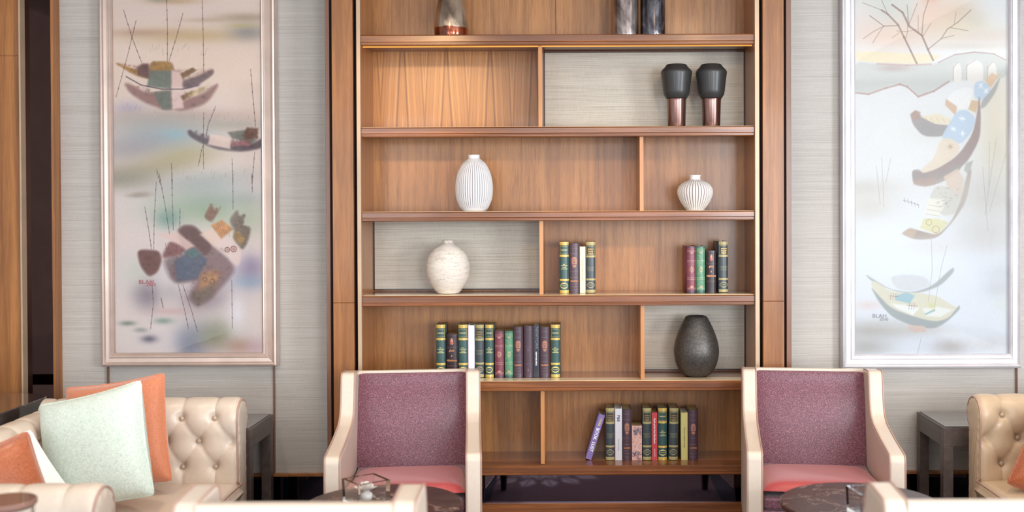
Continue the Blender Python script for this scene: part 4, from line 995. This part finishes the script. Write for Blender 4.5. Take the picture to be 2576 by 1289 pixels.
def put(key, x0, x1, ytop, row, label, group, rz=0.0, lean=0.0, Yb=5.11):
    root, w_, h = PR[key]
    b = root if key not in used else copy_tree(root); used.add(key)
    p = at((x0+x1)/2, SH[row][0]-2, Yb)
    b.location = (p.x, Yb, shelf_z(row)+0.0003)
    yb = at((x0+x1)/2, SH[row][0]-2, Yb)
    hh = at(x0, ytop, Yb).z-shelf_z(row)
    b.scale = ((x1-x0)/w_, 1, hh*SB/h if key != 'lust' else 1)
    b.rotation_euler = (0, lean, rz)
    tag(b, label, 'book', group)
    return b
G3 = 'books standing on the fourth shelf'; G4 = 'long row of books on the fifth shelf'; G5 = 'books on the lowest shelf'
put('green', 1408, 1431, 609, 3, 'green and gold book, first of the left four on the fourth shelf', G3)
put('plum', 1432, 1458, 613, 3, 'plum book with a face, second of the left four on the fourth shelf', G3)
put('cream', 1459, 1473, 621, 3, 'slim cream book between plum and dark green books', G3)
put('oxford', 1474, 1498, 609, 3, 'dark green dictionary, last of the left four on the fourth shelf', G3)
put('red', 1728, 1751, 620, 3, 'maroon floral book beside its green twin on the fourth shelf', G3, 0.05)
put('leaf', 1752, 1774, 620, 3, 'green floral book between the maroon and black books, fourth shelf', G3, 0.03)
put('small', 1776, 1802, 631, 3, 'short black book with copper script, fourth shelf', G3, -0.05)
put('oxford', 1808, 1832, 608, 3, 'tall dark dictionary nearest the side panel, fourth shelf', G3, 0.06)
row4 = [('green', 1098, 1121, 817, 'green and gold book, first in the long row behind the armchair'), ('small', 1123, 1152, 841, 'short black book with copper script, long row'),
        ('green', 1153.5, 1177, 817, 'green and gold book between black and white books, long row'), ('white', 1178, 1194, 819, 'plain white book in the long row'),
        ('oxford', 1196, 1218, 817, 'dark dictionary just after the white book, long row'), ('green', 1221, 1242, 817, 'green and gold book between the dictionary and maroon floral book, long row'),
        ('red', 1245, 1268, 833, 'maroon floral book in the long row'), ('leaf', 1270, 1291, 833, 'green floral book in the long row'),
        ('plum', 1292, 1316, 823, 'plum book with a face after the green floral book'), ('plainplum', 1317.5, 1341, 821, 'plain plum book in the long row'),
        ('newyork', 1342, 1357, 819, 'black NEWYORK book in the long row'), ('plum', 1358.5, 1383, 823, 'plum book with a face, second from the end of the long row'),
        ('green', 1386, 1409, 817, 'green and gold book ending the long row')]
for k, (key, x0, x1, yt, lb) in enumerate(row4): put(key, x0, x1, yt, 4, lb, G4, rs.uniform(-0.03, 0.03))
put('oxford', 1524, 1546, 1027, 5, 'dark dictionary beside the leaning purple book', G5, -0.02)
put('pb', 1547, 1565, 1029, 5, 'white P&B paperback on the lowest shelf', G5)
put('plum', 1566, 1589, 1030, 5, 'plum book with a face beside the white paperback', G5)
put('pink', 1590, 1615, 1072, 5, 'short pink flower-print book', G5)
put('oxford', 1617, 1639, 1027, 5, 'dark dictionary between the pink and red books', G5)
put('redbook', 1640, 1654, 1039, 5, 'slim red Charlie and the Great Glass Elevator book', G5)
put('green', 1656, 1678, 1027, 5, 'green and gold book on the lowest shelf', G5)
put('oxford', 1682, 1705, 1027, 5, 'dark dictionary beside the yellow book', G5, 0, 0.02)
put('yellow', 1714, 1730, 1039, 5, 'slim yellow book on the lowest shelf', G5)
put('plum', 1732, 1756, 1032, 5, 'plum book with a face, last on the lowest shelf', G5)
b = put('lust', 1474, 1489, 1040, 5, 'purple BOOK LUST book leaning on its neighbour', G5, 0.0, math.radians(17.5))
b.location.x = at(1480, 1155, 5.11).x; b.location.z += 0.0045; 

# ------------------------------------------------------------------ armchairs
def arc_pts(pts, r=0.02, n=4):
    """round the corners of an open/closed outline"""
    out = []; N_ = len(pts)
    for i in range(N_):
        p = Vector(pts[i]); a = Vector(pts[i-1]); b = Vector(pts[(i+1) % N_])
        da = (a-p); db = (b-p); k = min(r, da.length*0.45, db.length*0.45)
        p0 = p+da.normalized()*k; p1 = p+db.normalized()*k
        for t in range(n+1):
            t /= n; q = p0*(1-t)**2+p*2*t*(1-t)+p1*t*t; out.append((q.x, q.y))
    return out
CW, AT_ = 0.605, 0.064
def make_chair():
    """origin on the floor below the middle of the chair's back; faces -Y"""
    root = empty('armchair', (0, 0, 0))
    side = [(0.05, 0.20), (0.0, 0.832), (-0.165, 0.845), (-0.182, 0.79), (-0.195, 0.722), (-0.225, 0.668), (-0.29, 0.640), (-0.50, 0.618), (-0.725, 0.604), (-0.73, 0.20)]
    ol = arc_pts(side, 0.03, 5)
    for s_ in (-1, 1):
        a, b = (s_*CW/2, s_*(CW/2-AT_)); a, b = min(a, b), max(a, b)
        arm = MB().prism(ol, 'x', a, b).build('arm_panel', M['leather'], root, True, bevel=0.010, seg=3, angle=0.6)
        front = [p for p in ol]
        for x in (a+0.003, b-0.003):
            MB().tube([(x, p[0]*1.0, p[1]) for p in front], 0.0030, 6, True).build('piping', M['piping'], arm, True)
    xi = CW/2-AT_
    # back: outer leather board with a thin leather top rail, fabric inner
    bo = MB().prism(arc_pts([(0.05, 0.22), (0.003, 0.831), (-0.035, 0.832), (0.01, 0.22)], 0.008, 3), 'x', -xi-0.004, xi+0.004)
    bo.build('back_panel', M['leather'], root, True, angle=0.6)
    n = 24; vs = []; fs = []
    fr = [(-0.030, 0.821), (-0.044, 0.817), (-0.055, 0.77), (-0.080, 0.70), (-0.105, 0.60), (-0.125, 0.50), (-0.140, 0.42)]
    fr = smooth_prof([(-a, b) for a, b in fr], 4); fr = [(-a, b) for a, b in fr]
    for (y, z) in fr:
        for i in range(n+1):
            u = -1+2*i/n; bul = 0.016*(1-abs(u)**4)
            vs.append((u*(xi-0.001), y-bul+0.01, z))
    for j in range(len(fr)-1):
        for i in range(n): fs.append((j*(n+1)+i, j*(n+1)+i+1, (j+1)*(n+1)+i+1, (j+1)*(n+1)+i))
    m = MB().add(vs, fs); m.box(-xi+0.004, xi-0.004, -0.03, 0.0, 0.40, 0.815)
    m.build('back_cushion', M['purple'], root, True, angle=0.8)
    # seat cushion with crown
    def seat(n=28):
        vs = []; fs = []; y0, y1 = -0.705, -0.125
        for j in range(n+1):
            for i in range(n+1):
                u = -1+2*i/n; v = -1+2*j/n
                ed = (1-abs(u)**6)*(1-abs(v)**8)
                z = 0.420+0.030*(-v)+0.042*ed**0.45
                vs.append((u*(xi-0.002), (y0+y1)/2+v*(y1-y0)/2, z))
        for j in range(n):
            for i in range(n): k = j*(n+1)+i; fs.append((k, k+1, k+n+2, k+n+1))
        return MB().add(vs, fs)
    sc = seat().build('seat_cushion', M['coral'], root, True)
    MB().box(-xi+0.003, xi-0.003, -0.705, -0.13, 0.375, 0.425).build('cushion_border', M['purple'], sc, False, bevel=0.012)
    MB().box(-xi, xi, -0.70, 0.02, 0.22, 0.373).build('seat_base', M['purple'], root, False, bevel=0.006)
    for sx in (-1, 1):
        for y in (-0.69, 0.0): MB().frustum(sx*(CW/2-0.035), y, 0, 0.205, 0.014, 0.024).build('leg', M['blackwood'], root, bevel=0.002)
    return root
ch = make_chair()
def place(c, x, y, rz, label):
    c.location = (x, y, 0); c.rotation_euler = (0, 0, rz); tag(c, label, 'armchair', 'cream armchairs with purple backs'); return c
# wing front of the far chairs at depth 4.6 -> back plane at 4.775
place(ch, -0.752, 4.855, math.radians(5.7), 'cream wing armchair with coral seat, in front of the long book row')
place(copy_tree(ch), 1.040, 4.855, math.radians(-7.0), 'cream wing armchair with coral seat, between bookcase and silver-white picture')
place(copy_tree(ch), -0.706, 2.645, PI, 'cream armchair seen from behind, blurred in front of the glass cube')
place(copy_tree(ch), 1.055, 2.645, PI, 'cream armchair seen from behind, blurred in front of the marble table with the veins')

# ------------------------------------------------------------------ round marble tables
def make_table(H=0.537, R=0.275):
    r = empty('marble_table', (0, 0, 0))
    MB().lathe([(0.0001, H-0.022), (R-0.006, H-0.022), (R, H-0.016), (R, H-0.004), (R-0.004, H), (0.0001, H)], 96).build('tabletop', M['marble'], r, True, angle=0.6)
    MB().lathe([(0.0001, 0.02), (0.03, 0.02), (0.03, 0.03), (0.022, 0.05), (0.022, H-0.04), (0.06, H-0.023), (0.0001, H-0.023)], 32).build('pedestal', M['blackwood'], r, True, angle=0.6)
    MB().lathe([(0.0001, 0), (0.17, 0), (0.17, 0.008), (0.03, 0.022), (0.0001, 0.022)], 64).build('base_plate', M['blackwood'], r, True, angle=0.6)
    return r
tb = make_table(); GT = 'round marble tables between facing armchairs'
tb.location = (-0.682, 3.705, 0); tag(tb, 'round dark marble table carrying the glass cube with the white flower', 'table', GT)
t2 = copy_tree(tb); t2.location = (0.973, 3.705, 0); t2['label'] = 'round brown marble table with pale veins in front of the chair by the side table'
t3 = copy_tree(tb); t3.location = (at(14, 1250, 2.8).x, 2.80, 0); t3.scale = (1, 1, 1.03); t3['label'] = 'round marble table under the lidded glass jar'
TH = 0.537
# square crystal holders
def cube_holder(px, Y, rz, label):
    r = empty('crystal_cube', (at(px, 1260, Y).x, Y, TH+0.0005), rz, label, 'candle holder', 'square crystal holders')
    a, h, t = 0.058, 0.088, 0.011
    m = MB(); 
    o = [(-a,-a),(a,-a),(a,a),(-a,a)]; i_ = [(-a+t,-a+t),(a-t,-a+t),(a-t,a-t),(-a+t,a-t)]
    vs = [(x, y, 0) for x, y in o]+[(x*1.06, y*1.06, h) for x, y in o]+[(x*1.06, y*1.06, h) for x, y in i_]+[(x, y, 0.018) for x, y in i_]
    fs = [(0, 3, 2, 1)]+[(k, (k+1) % 4, 4+(k+1) % 4, 4+k) for k in range(4)]+[(4+k, 4+(k+1) % 4, 8+(k+1) % 4, 8+k) for k in range(4)]+[(8+k, 8+(k+1) % 4, 12+(k+1) % 4, 12+k) for k in range(4)]+[(12, 13, 14, 15)]
    m.add(vs, fs).build('glass_wall', M['glass'], r)
    return r
h1 = cube_holder(921, 3.70, math.radians(38), 'square clear glass cube holding a white flower on the marble table')
h2 = cube_holder(2190, 3.54, math.radians(8), 'square clear glass cube without a flower, half hidden by the blurred chair back')
fl = empty('white_flower', (h1.location.x, h1.location.y, TH+0.0188), 0, 'white layered flower lying inside the glass cube', 'flower')
M['petal'] = plain('white_petal', (246, 240, 234), 0.7)
for k in range(16):
    ring = k//6; a = 2*PI*k/6+ring*0.5; L = 0.038-0.009*ring; tilt = 0.35+0.42*ring
    vs = []; fs = []; n = 6
    for j in range(n+1):
        t = j/n; w_ = 0.014*math.sin(PI*min(1, t*0.9+0.08))
        x = L*t*math.cos(tilt); z = 0.030+L*t*math.sin(tilt)+0.004*ring; cup = 0.004
        for q in (-1, 0, 1): vs.append((x*math.cos(a)-q*w_*math.sin(a), x*math.sin(a)+q*w_*math.cos(a), z+abs(q)*cup))
    for j in range(n):
        for q in (0, 1): b_ = j*3+q; fs.append((b_, b_+1, b_+4, b_+3))
    MB().add(vs, fs).build('petal', M['petal'], fl, True)
MB().lathe([(0.0001, 0.0), (0.018, 0.002), (0.02, 0.02), (0.008, 0.032), (0.0001, 0.034)], 20).build('calyx', M['petal'], fl, True)
# lidded jar, nearest on the left
jx = at(14, 1250, 2.80)
jr = empty('lidded_jar', (jx.x, 2.80, TH*1.03+0.001), 0, 'round glass jar with a flat brown lid, cut by the bottom left corner', 'jar')
zt = EYE-0.762
zl = zt-jr.location.z
MB().lathe([(0.0001, 0), (0.066, 0), (0.07, 0.004), (0.07, zl-0.02), (0.062, zl-0.02), (0.062, 0.012), (0.0001, 0.012)], 64).build('glass_body', M['glass'], jr, True, angle=0.6)
MB().lathe([(0.0001, zl-0.018), (0.070, zl-0.018), (0.076, zl-0.013), (0.076, zl-0.003), (0.072, zl), (0.0001, zl)], 64).build('lid', plain('brown_lid', (140, 104, 92), 0.25, 0, 0.5), jr, True, angle=0.6)

# ------------------------------------------------------------------ side tables
def side_table(x0, x1, y0, y1, H, label, glassin=True):
    r = empty('side_table', ((x0+x1)/2, (y0+y1)/2, 0), 0, label, 'side table', 'square side tables by the wall')
    a, b = (x1-x0)/2, (y1-y0)/2; t = 0.05
    m = MB()
    m.box(-a, a, -b, -b+t, H-0.085, H).box(-a, a, b-t, b, H-0.085, H).box(-a, -a+t, -b+t, b-t, H-0.085, H).box(a-t, a, -b+t, b-t, H-0.085, H)
    m.build('apron', M['tablewood'], r, bevel=0.002)
    MB().box(-a+0.012, a-0.012, -b+0.012, b-0.012, H-0.004, H+0.004).build('glass_top', M['smokeglass'], r, bevel=0.001)
    for sx in (-1, 1):
        for sy in (-1, 1): MB().box(min(sx*a, sx*(a-0.045)), max(sx*a, sx*(a-0.045)), min(sy*b, sy*(b-0.045)), max(sy*b, sy*(b-0.045)), 0, H-0.084).build('leg', M['tablewood'], r, bevel=0.002)
    return r
side_table(1.632, 2.10, 4.80, 5.18, 0.566, 'dark wood side table with smoked top, by the silver-white picture')
side_table(-1.95, -1.480, 4.82, 5.18, 0.566, 'dark wood side table with smoked top, by the champagne-framed picture')
# dark lacquered console at the far left
r = empty('console_table', (-2.95, 4.0, 0), 0, 'dark glossy lacquered table with a rounded corner behind the left sofa', 'table')
ol = []
for (cx_, cy_, a0_) in ((0.44, 0.78, 0), (-0.5, 0.78, 90), (-0.5, -0.9, 180), (0.44, -0.9, 270)):
    for k in range(9):
        a_ = math.radians(a0_+k*90/8); ol.append((cx_+0.12*math.cos(a_), cy_+0.12*math.sin(a_)))
MB().prism(ol, 'z', 0.665, 0.72).build('tabletop', M['lacquer'], r, bevel=0.003)
for sx in (-0.5, 0.42):
    for sy in (-0.9, 0.78): MB().box(sx-0.03, sx+0.03, sy-0.03, sy+0.03, 0, 0.665).build('leg', M['lacquer'], r, bevel=0.003)

# ------------------------------------------------------------------ chesterfield sofas
SZ = 0.73
def roll_profile():
    """(a, z, outward normal) from the seat up the inner face, over the roll and down outside"""
    p = [(0.0, 0.34), (0.0, 0.42), (-0.002, 0.50), (-0.004, 0.58)]
    cx_, cz_, R = 0.066, SZ-0.078, 0.078
    for k in range(17):
        a_ = math.radians(190-k*15); 
        p.append((cx_+R*math.cos(a_), cz_+R*math.sin(a_)))
    p += [(0.116, 0.55), (0.116, 0.40), (0.118, 0.20), (0.118, 0.10)]
    return p
def resample(p, n):
    d = [0]
    for a, b in zip(p[:-1], p[1:]): d.append(d[-1]+math.hypot(b[0]-a[0], b[1]-a[1]))
    out = []
    for k in range(n+1):
        t = d[-1]*k/n; i = max(j for j in range(len(d)) if d[j] <= t+1e-9); i = min(i, len(p)-2)
        f = (t-d[i])/max(1e-9, d[i+1]-d[i]); out.append((p[i][0]+(p[i+1][0]-p[i][0])*f, p[i][1]+(p[i+1][1]-p[i][1])*f))
    return out, d[-1]
def tufted(L, u_off=0.09, du=0.14, name='arm', parent=None, mapf=None, mat='leather', limit=0.42, capf=True, flip=False):
    nv = 110; prof, plen = resample(roll_profile(), nv); nu = int(L/0.008)
    dv = 0.107; v0 = 0.116
    btn = []; r_ = 0; v = v0
    while v < limit:
        u = u_off+(du/2 if r_ % 2 else 0)
        if u-du > 0.03: u -= du
        while u < L-0.02: btn.append((u, v, r_)); u += du
        r_ += 1; v += dv
    B_ = np.array([(b[0], b[1]) for b in btn])
    us = np.linspace(0, L, nu+1); vsn = np.linspace(0, plen, nv+1)
    U, V = np.meshgrid(us, vsn)
    D = np.zeros_like(U)
    dmin = np.full(U.shape, 9.0)
    for b in B_:
        dmin = np.minimum(dmin, np.hypot(U-b[0], V-b[1]))
    D -= 0.020*np.exp(-(dmin/0.020)**2)+0.012*np.exp(-(dmin/0.045)**2)
    # diagonal creases between neighbouring buttons
    cre = np.full(U.shape, 9.0)
    for i, a in enumerate(B_):
        for j, b in enumerate(B_):
            if j <= i: continue
            if abs(abs(a[1]-b[1])-dv) < 1e-4 and abs(abs(a[0]-b[0])-du/2) < 1e-4:
                e = b-a; Ls = e@e; t = np.clip(((U-a[0])*e[0]+(V-a[1])*e[1])/Ls, 0, 1)
                cre = np.minimum(cre, np.hypot(U-a[0]-t*e[0], V-a[1]-t*e[1]))
        if abs(a[1]-B_[:, 1].max()) < 1e-4 or abs(a[1]-B_[:, 1].min()) < 1e-4:
            v1_ = limit+0.10 if a[1] > 0.3 else -0.1
            t = np.clip((V-a[1])/(v1_-a[1]), 0, 1); cre = np.minimum(cre, np.hypot(U-a[0], V-a[1]-t*(v1_-a[1])))
    D -= 0.0055*np.exp(-(cre/0.006)**2)+0.003*np.exp(-(cre/0.02)**2)
    fade = np.clip((limit+0.16-V)/0.10, 0, 1); edge = np.clip((L-U)/0.02, 0, 1); D = (D+0.012)*fade*edge**0.5
    vs = []
    nor = []
    for k in range(nv+1):
        a = prof[max(0, k-1)]; b = prof[min(nv, k+1)]; tx, tz = b[0]-a[0], b[1]-a[1]; l_ = math.hypot(tx, tz); nor.append((-tz/l_, tx/l_))
    for k in range(nv+1):
        for i in range(nu+1):
            d_ = D[k, i]; vs.append(mapf(us[i], prof[k][0]+nor[k][0]*d_, prof[k][1]+nor[k][1]*d_))
    fs = []
    for k in range(nv):
        for i in range(nu): q = k*(nu+1)+i; fs.append((q, q+1, q+nu+2, q+nu+1))
    # end caps as slightly padded faces
    for u_end, sgn in ((L, 1), (0, -1)):
        b0 = len(vs); ring = [(p[0], p[1]) for p in prof]
        ca = sum(p[0] for p in ring)/len(ring); cz = sum(p[1] for p in ring)/len(ring)
        lay = [(0.0, 1.0), (0.006, 0.9), (0.009, 0.7)]
        for q, (o_, sc_) in enumerate(lay):
            for k, (a, z) in enumerate(ring):
                pl = 0.003*math.cos(k*1.2) if q == 1 else 0
                vs.append(mapf(u_end+sgn*(o_+pl), 0.06+(a-0.06)*sc_, z if z < 0.5 else 0.62+(z-0.62)*sc_))
        m = len(ring)
        for q in range(2):
            for k in range(m-1): fs.append((b0+q*m+k, b0+q*m+k+1, b0+(q+1)*m+k+1, b0+(q+1)*m+k))
            fs.append((b0+q*m+m-1, b0+q*m, b0+(q+1)*m, b0+(q+1)*m+m-1))
        fs.append(tuple(b0+2*m+k for k in range(m)))
    o = MB().add(vs, fs).build(name, M[mat], parent, True, angle=1.0)
    # piping round the front end
    MB().tube([mapf(L+0.002, p[0]*1.0+nor[i][0]*0.001, p[1]+nor[i][1]*0.001) for i, p in enumerate(prof) if i % 2 == 0], 0.004, 6).build('piping', M['piping'], o, True)
    for (u, v, rr) in btn:
        k = min(nv, int(round(v/plen*nv))); a, z = prof[k]; n_ = nor[k]
        if not (0.02 < u < L-0.03): continue
        c = Vector(mapf(u, a-n_[0]*0.010, z-n_[1]*0.010))
        nn = (Vector(mapf(u, a+n_[0], z+n_[1]))-Vector(mapf(u, a, z))).normalized()
        q = nn.to_track_quat('Z', 'Y')
        bt = MB().lathe([(0.0001, 0.0065), (0.005, 0.0058), (0.009, 0.003), (0.0105, 0), (0.009, -0.003)], 14)
        ob = bt.build('button', M['button'], o, True); ob.matrix_local = Matrix.LocRotScale(c, q, None)
    return o
def sofa(side, X, y0, y1, mat, label):
    """side=+1: seat opens towards +X (left sofa); side=-1 towards -X.  y0 near end, y1 far end (outer faces)"""
    r = empty('chesterfield_sofa', (X, (y0+y1)/2, 0), 0, label, 'sofa')
    yc = (y0+y1)/2; hl = (y1-y0)/2; Ld = 0.86
    s = side
    # local: x from -Ld (behind) to 0 (front) times s
    far = hl-0.144; near = -hl+0.144
    tufted(Ld-0.02, 0.045, 0.14, 'arm', r, lambda u, a, z: (s*(u-Ld+0.02), far+a, z), mat)
    tufted(Ld-0.02, 0.045, 0.14, 'arm', r, lambda u, a, z: (s*(u-Ld+0.02), near-a, z), mat)
    tufted(2*hl-0.02, 0.10, 0.14, 'backrest', r, lambda u, a, z: (s*(-0.66-a), -hl+0.01+u, z), mat)
    MB().box(min(0, -s*0.70), max(0, -s*0.70), near-0.05, far+0.05, 0.10, 0.27).build('base', M[mat], r, bevel=0.012, seg=3)
    n = 30
    for k in range(2):
        a = near+0.004+k*(far-near)/2; b = near-0.004+(k+1)*(far-near)/2
        vs = []; fs = []
        x0, x1 = -0.65, 0.030
        for lay in (0, 1):
            for j in range(n+1):
                for i in range(n+1):
                    u, v = -1+2*i/n, -1+2*j/n; ed = (1-abs(u)**8)*(1-abs(v)**8)
                    z = 0.345+(0.048 if lay else -0.06)*ed**0.16+(0.012*(1-u*u)*(1-v*v) if lay else 0)
                    vs.append((s*((x0+x1)/2+u*(x1-x0)/2), (a+b)/2+v*(b-a)/2, z))
        m = (n+1)**2
        for lay in (0, 1):
            for j in range(n):
                for i in range(n): q = lay*m+j*(n+1)+i; fs.append((q, q+1, q+n+2, q+n+1))
        cu = MB().add(vs, fs).build('seat_cushion', M[mat], r, True)
        lp = [(s*x0, a, .345), (s*x1, a, .345), (s*x1, b, .345), (s*x0, b, .345)]
        lp2 = [(s*(x1-0.03), a, .388), (s*(x1-0.004), a+0.02, .384), (s*(x1-0.002), (a+b)/2, .386), (s*(x1-0.004), b-0.02, .384), (s*(x1-0.03), b, .388)]
        MB().tube(lp2, 0.004, 6).build('piping', M['piping'], cu, True)
    for x in (-0.06, -0.78):
        for y in (-hl+0.08, hl-0.08): MB().frustum(s*x, y, 0, 0.102, 0.016, 0.025).build('leg', M['blackwood'], r, bevel=0.002)
    r.location = (X, yc, 0)
    return r
ls = sofa(1, -1.478, 3.13, 4.745, 'leather', 'cream button-tufted leather sofa with mint and peach cushions')
ls.rotation_euler = (0, 0, 0.03); ls.location.x = -1.450
rs_ = sofa(-1, 1.722, 3.13, 4.745, 'tan', 'beige button-tufted leather sofa beside the wall side table, cut by the frame')

# ------------------------------------------------------------------ cushions
def cushion(name, p, w_, h, t, mat, label, rx, ry, rz, pipe=None, puff=1.0):
    """upright cushion: plane XZ before rotation, centre at p"""
    r = empty(name, p, 0, label, 'cushion'); n = 44; vs = []; fs = []
    for sgn in (-1, 1):
        for j in range(n+1):
            for i in range(n+1):
                u, v = -1+2*i/n, -1+2*j/n
                e = max(0, (1-abs(u)**3.2))*max(0, (1-abs(v)**3.2))
                pinch = 1-0.055*(1-u*u)*abs(v)**4; pinch2 = 1-0.055*(1-v*v)*abs(u)**4
                wr = 0.004*math.sin(u*17+v*3)*math.exp(-((1-abs(v))/0.25)**2)*e
                vs.append((u*w_/2*pinch2, sgn*(t/2*e**0.48+wr), v*h/2*pinch))
    m = (n+1)**2
    for s_ in (0, 1):
        for j in range(n):
            for i in range(n): q = s_*m+j*(n+1)+i; fs.append((q, q+1, q+n+2, q+n+1))
    MB().add(vs, fs).build('cushion_cover', M[mat], r, True)
    lp = []
    for k in range(4):
        for i in range(24):
            t_ = -1+2*i/24
            u, v = ((t_, -1), (1, t_), (-t_, 1), (-1, -t_))[k]
            lp.append((u*w_/2*(1-0.055*(1-v*v)*abs(u)**4), 0, v*h/2*(1-0.055*(1-u*u)*abs(v)**4)))
    c_ = []
    for k in range(len(lp)):
        a_, b_, d_ = Vector(lp[k-1]), Vector(lp[k]), Vector(lp[(k+1) % len(lp)]); c_.append((a_+b_*2+d_)/4)
    MB().tube(c_, 0.0045, 7, True).build('piping', M[pipe or mat], r, True)
    r.rotation_mode = 'XYZ'; r.rotation_euler = (rx, ry, rz)
    return r
R_ = math.radians
cushion('cushion', at(241, 1131, 4.13), 0.44, 0.44, 0.17, 'mint', 'pale mint woven cushion, frontmost on the left sofa', R_(-12), R_(-14), R_(-8))
cushion('cushion', at(297, 1092, 4.40), 0.435, 0.435, 0.15, 'peach', 'peach velvet cushion behind the pale mint one', R_(-10), R_(-9), R_(-6))
cushion('cushion', at(28, 1262, 3.88), 0.37, 0.37, 0.13, 'whitecloth', 'white cushion squeezed between rust and mint cushions', R_(-20), R_(-26), R_(48))
cushion('cushion', at(-28, 1280, 3.60), 0.40, 0.40, 0.14, 'rust', 'rust satin cushion nearest the blurred sofa arm', R_(-20), R_(-12), R_(50))
cushion('cushion', at(2702, 1150, 4.35), 0.42, 0.42, 0.15, 'rust', 'rust satin cushion at the right edge on the beige sofa', R_(-12), R_(24), R_(-6))
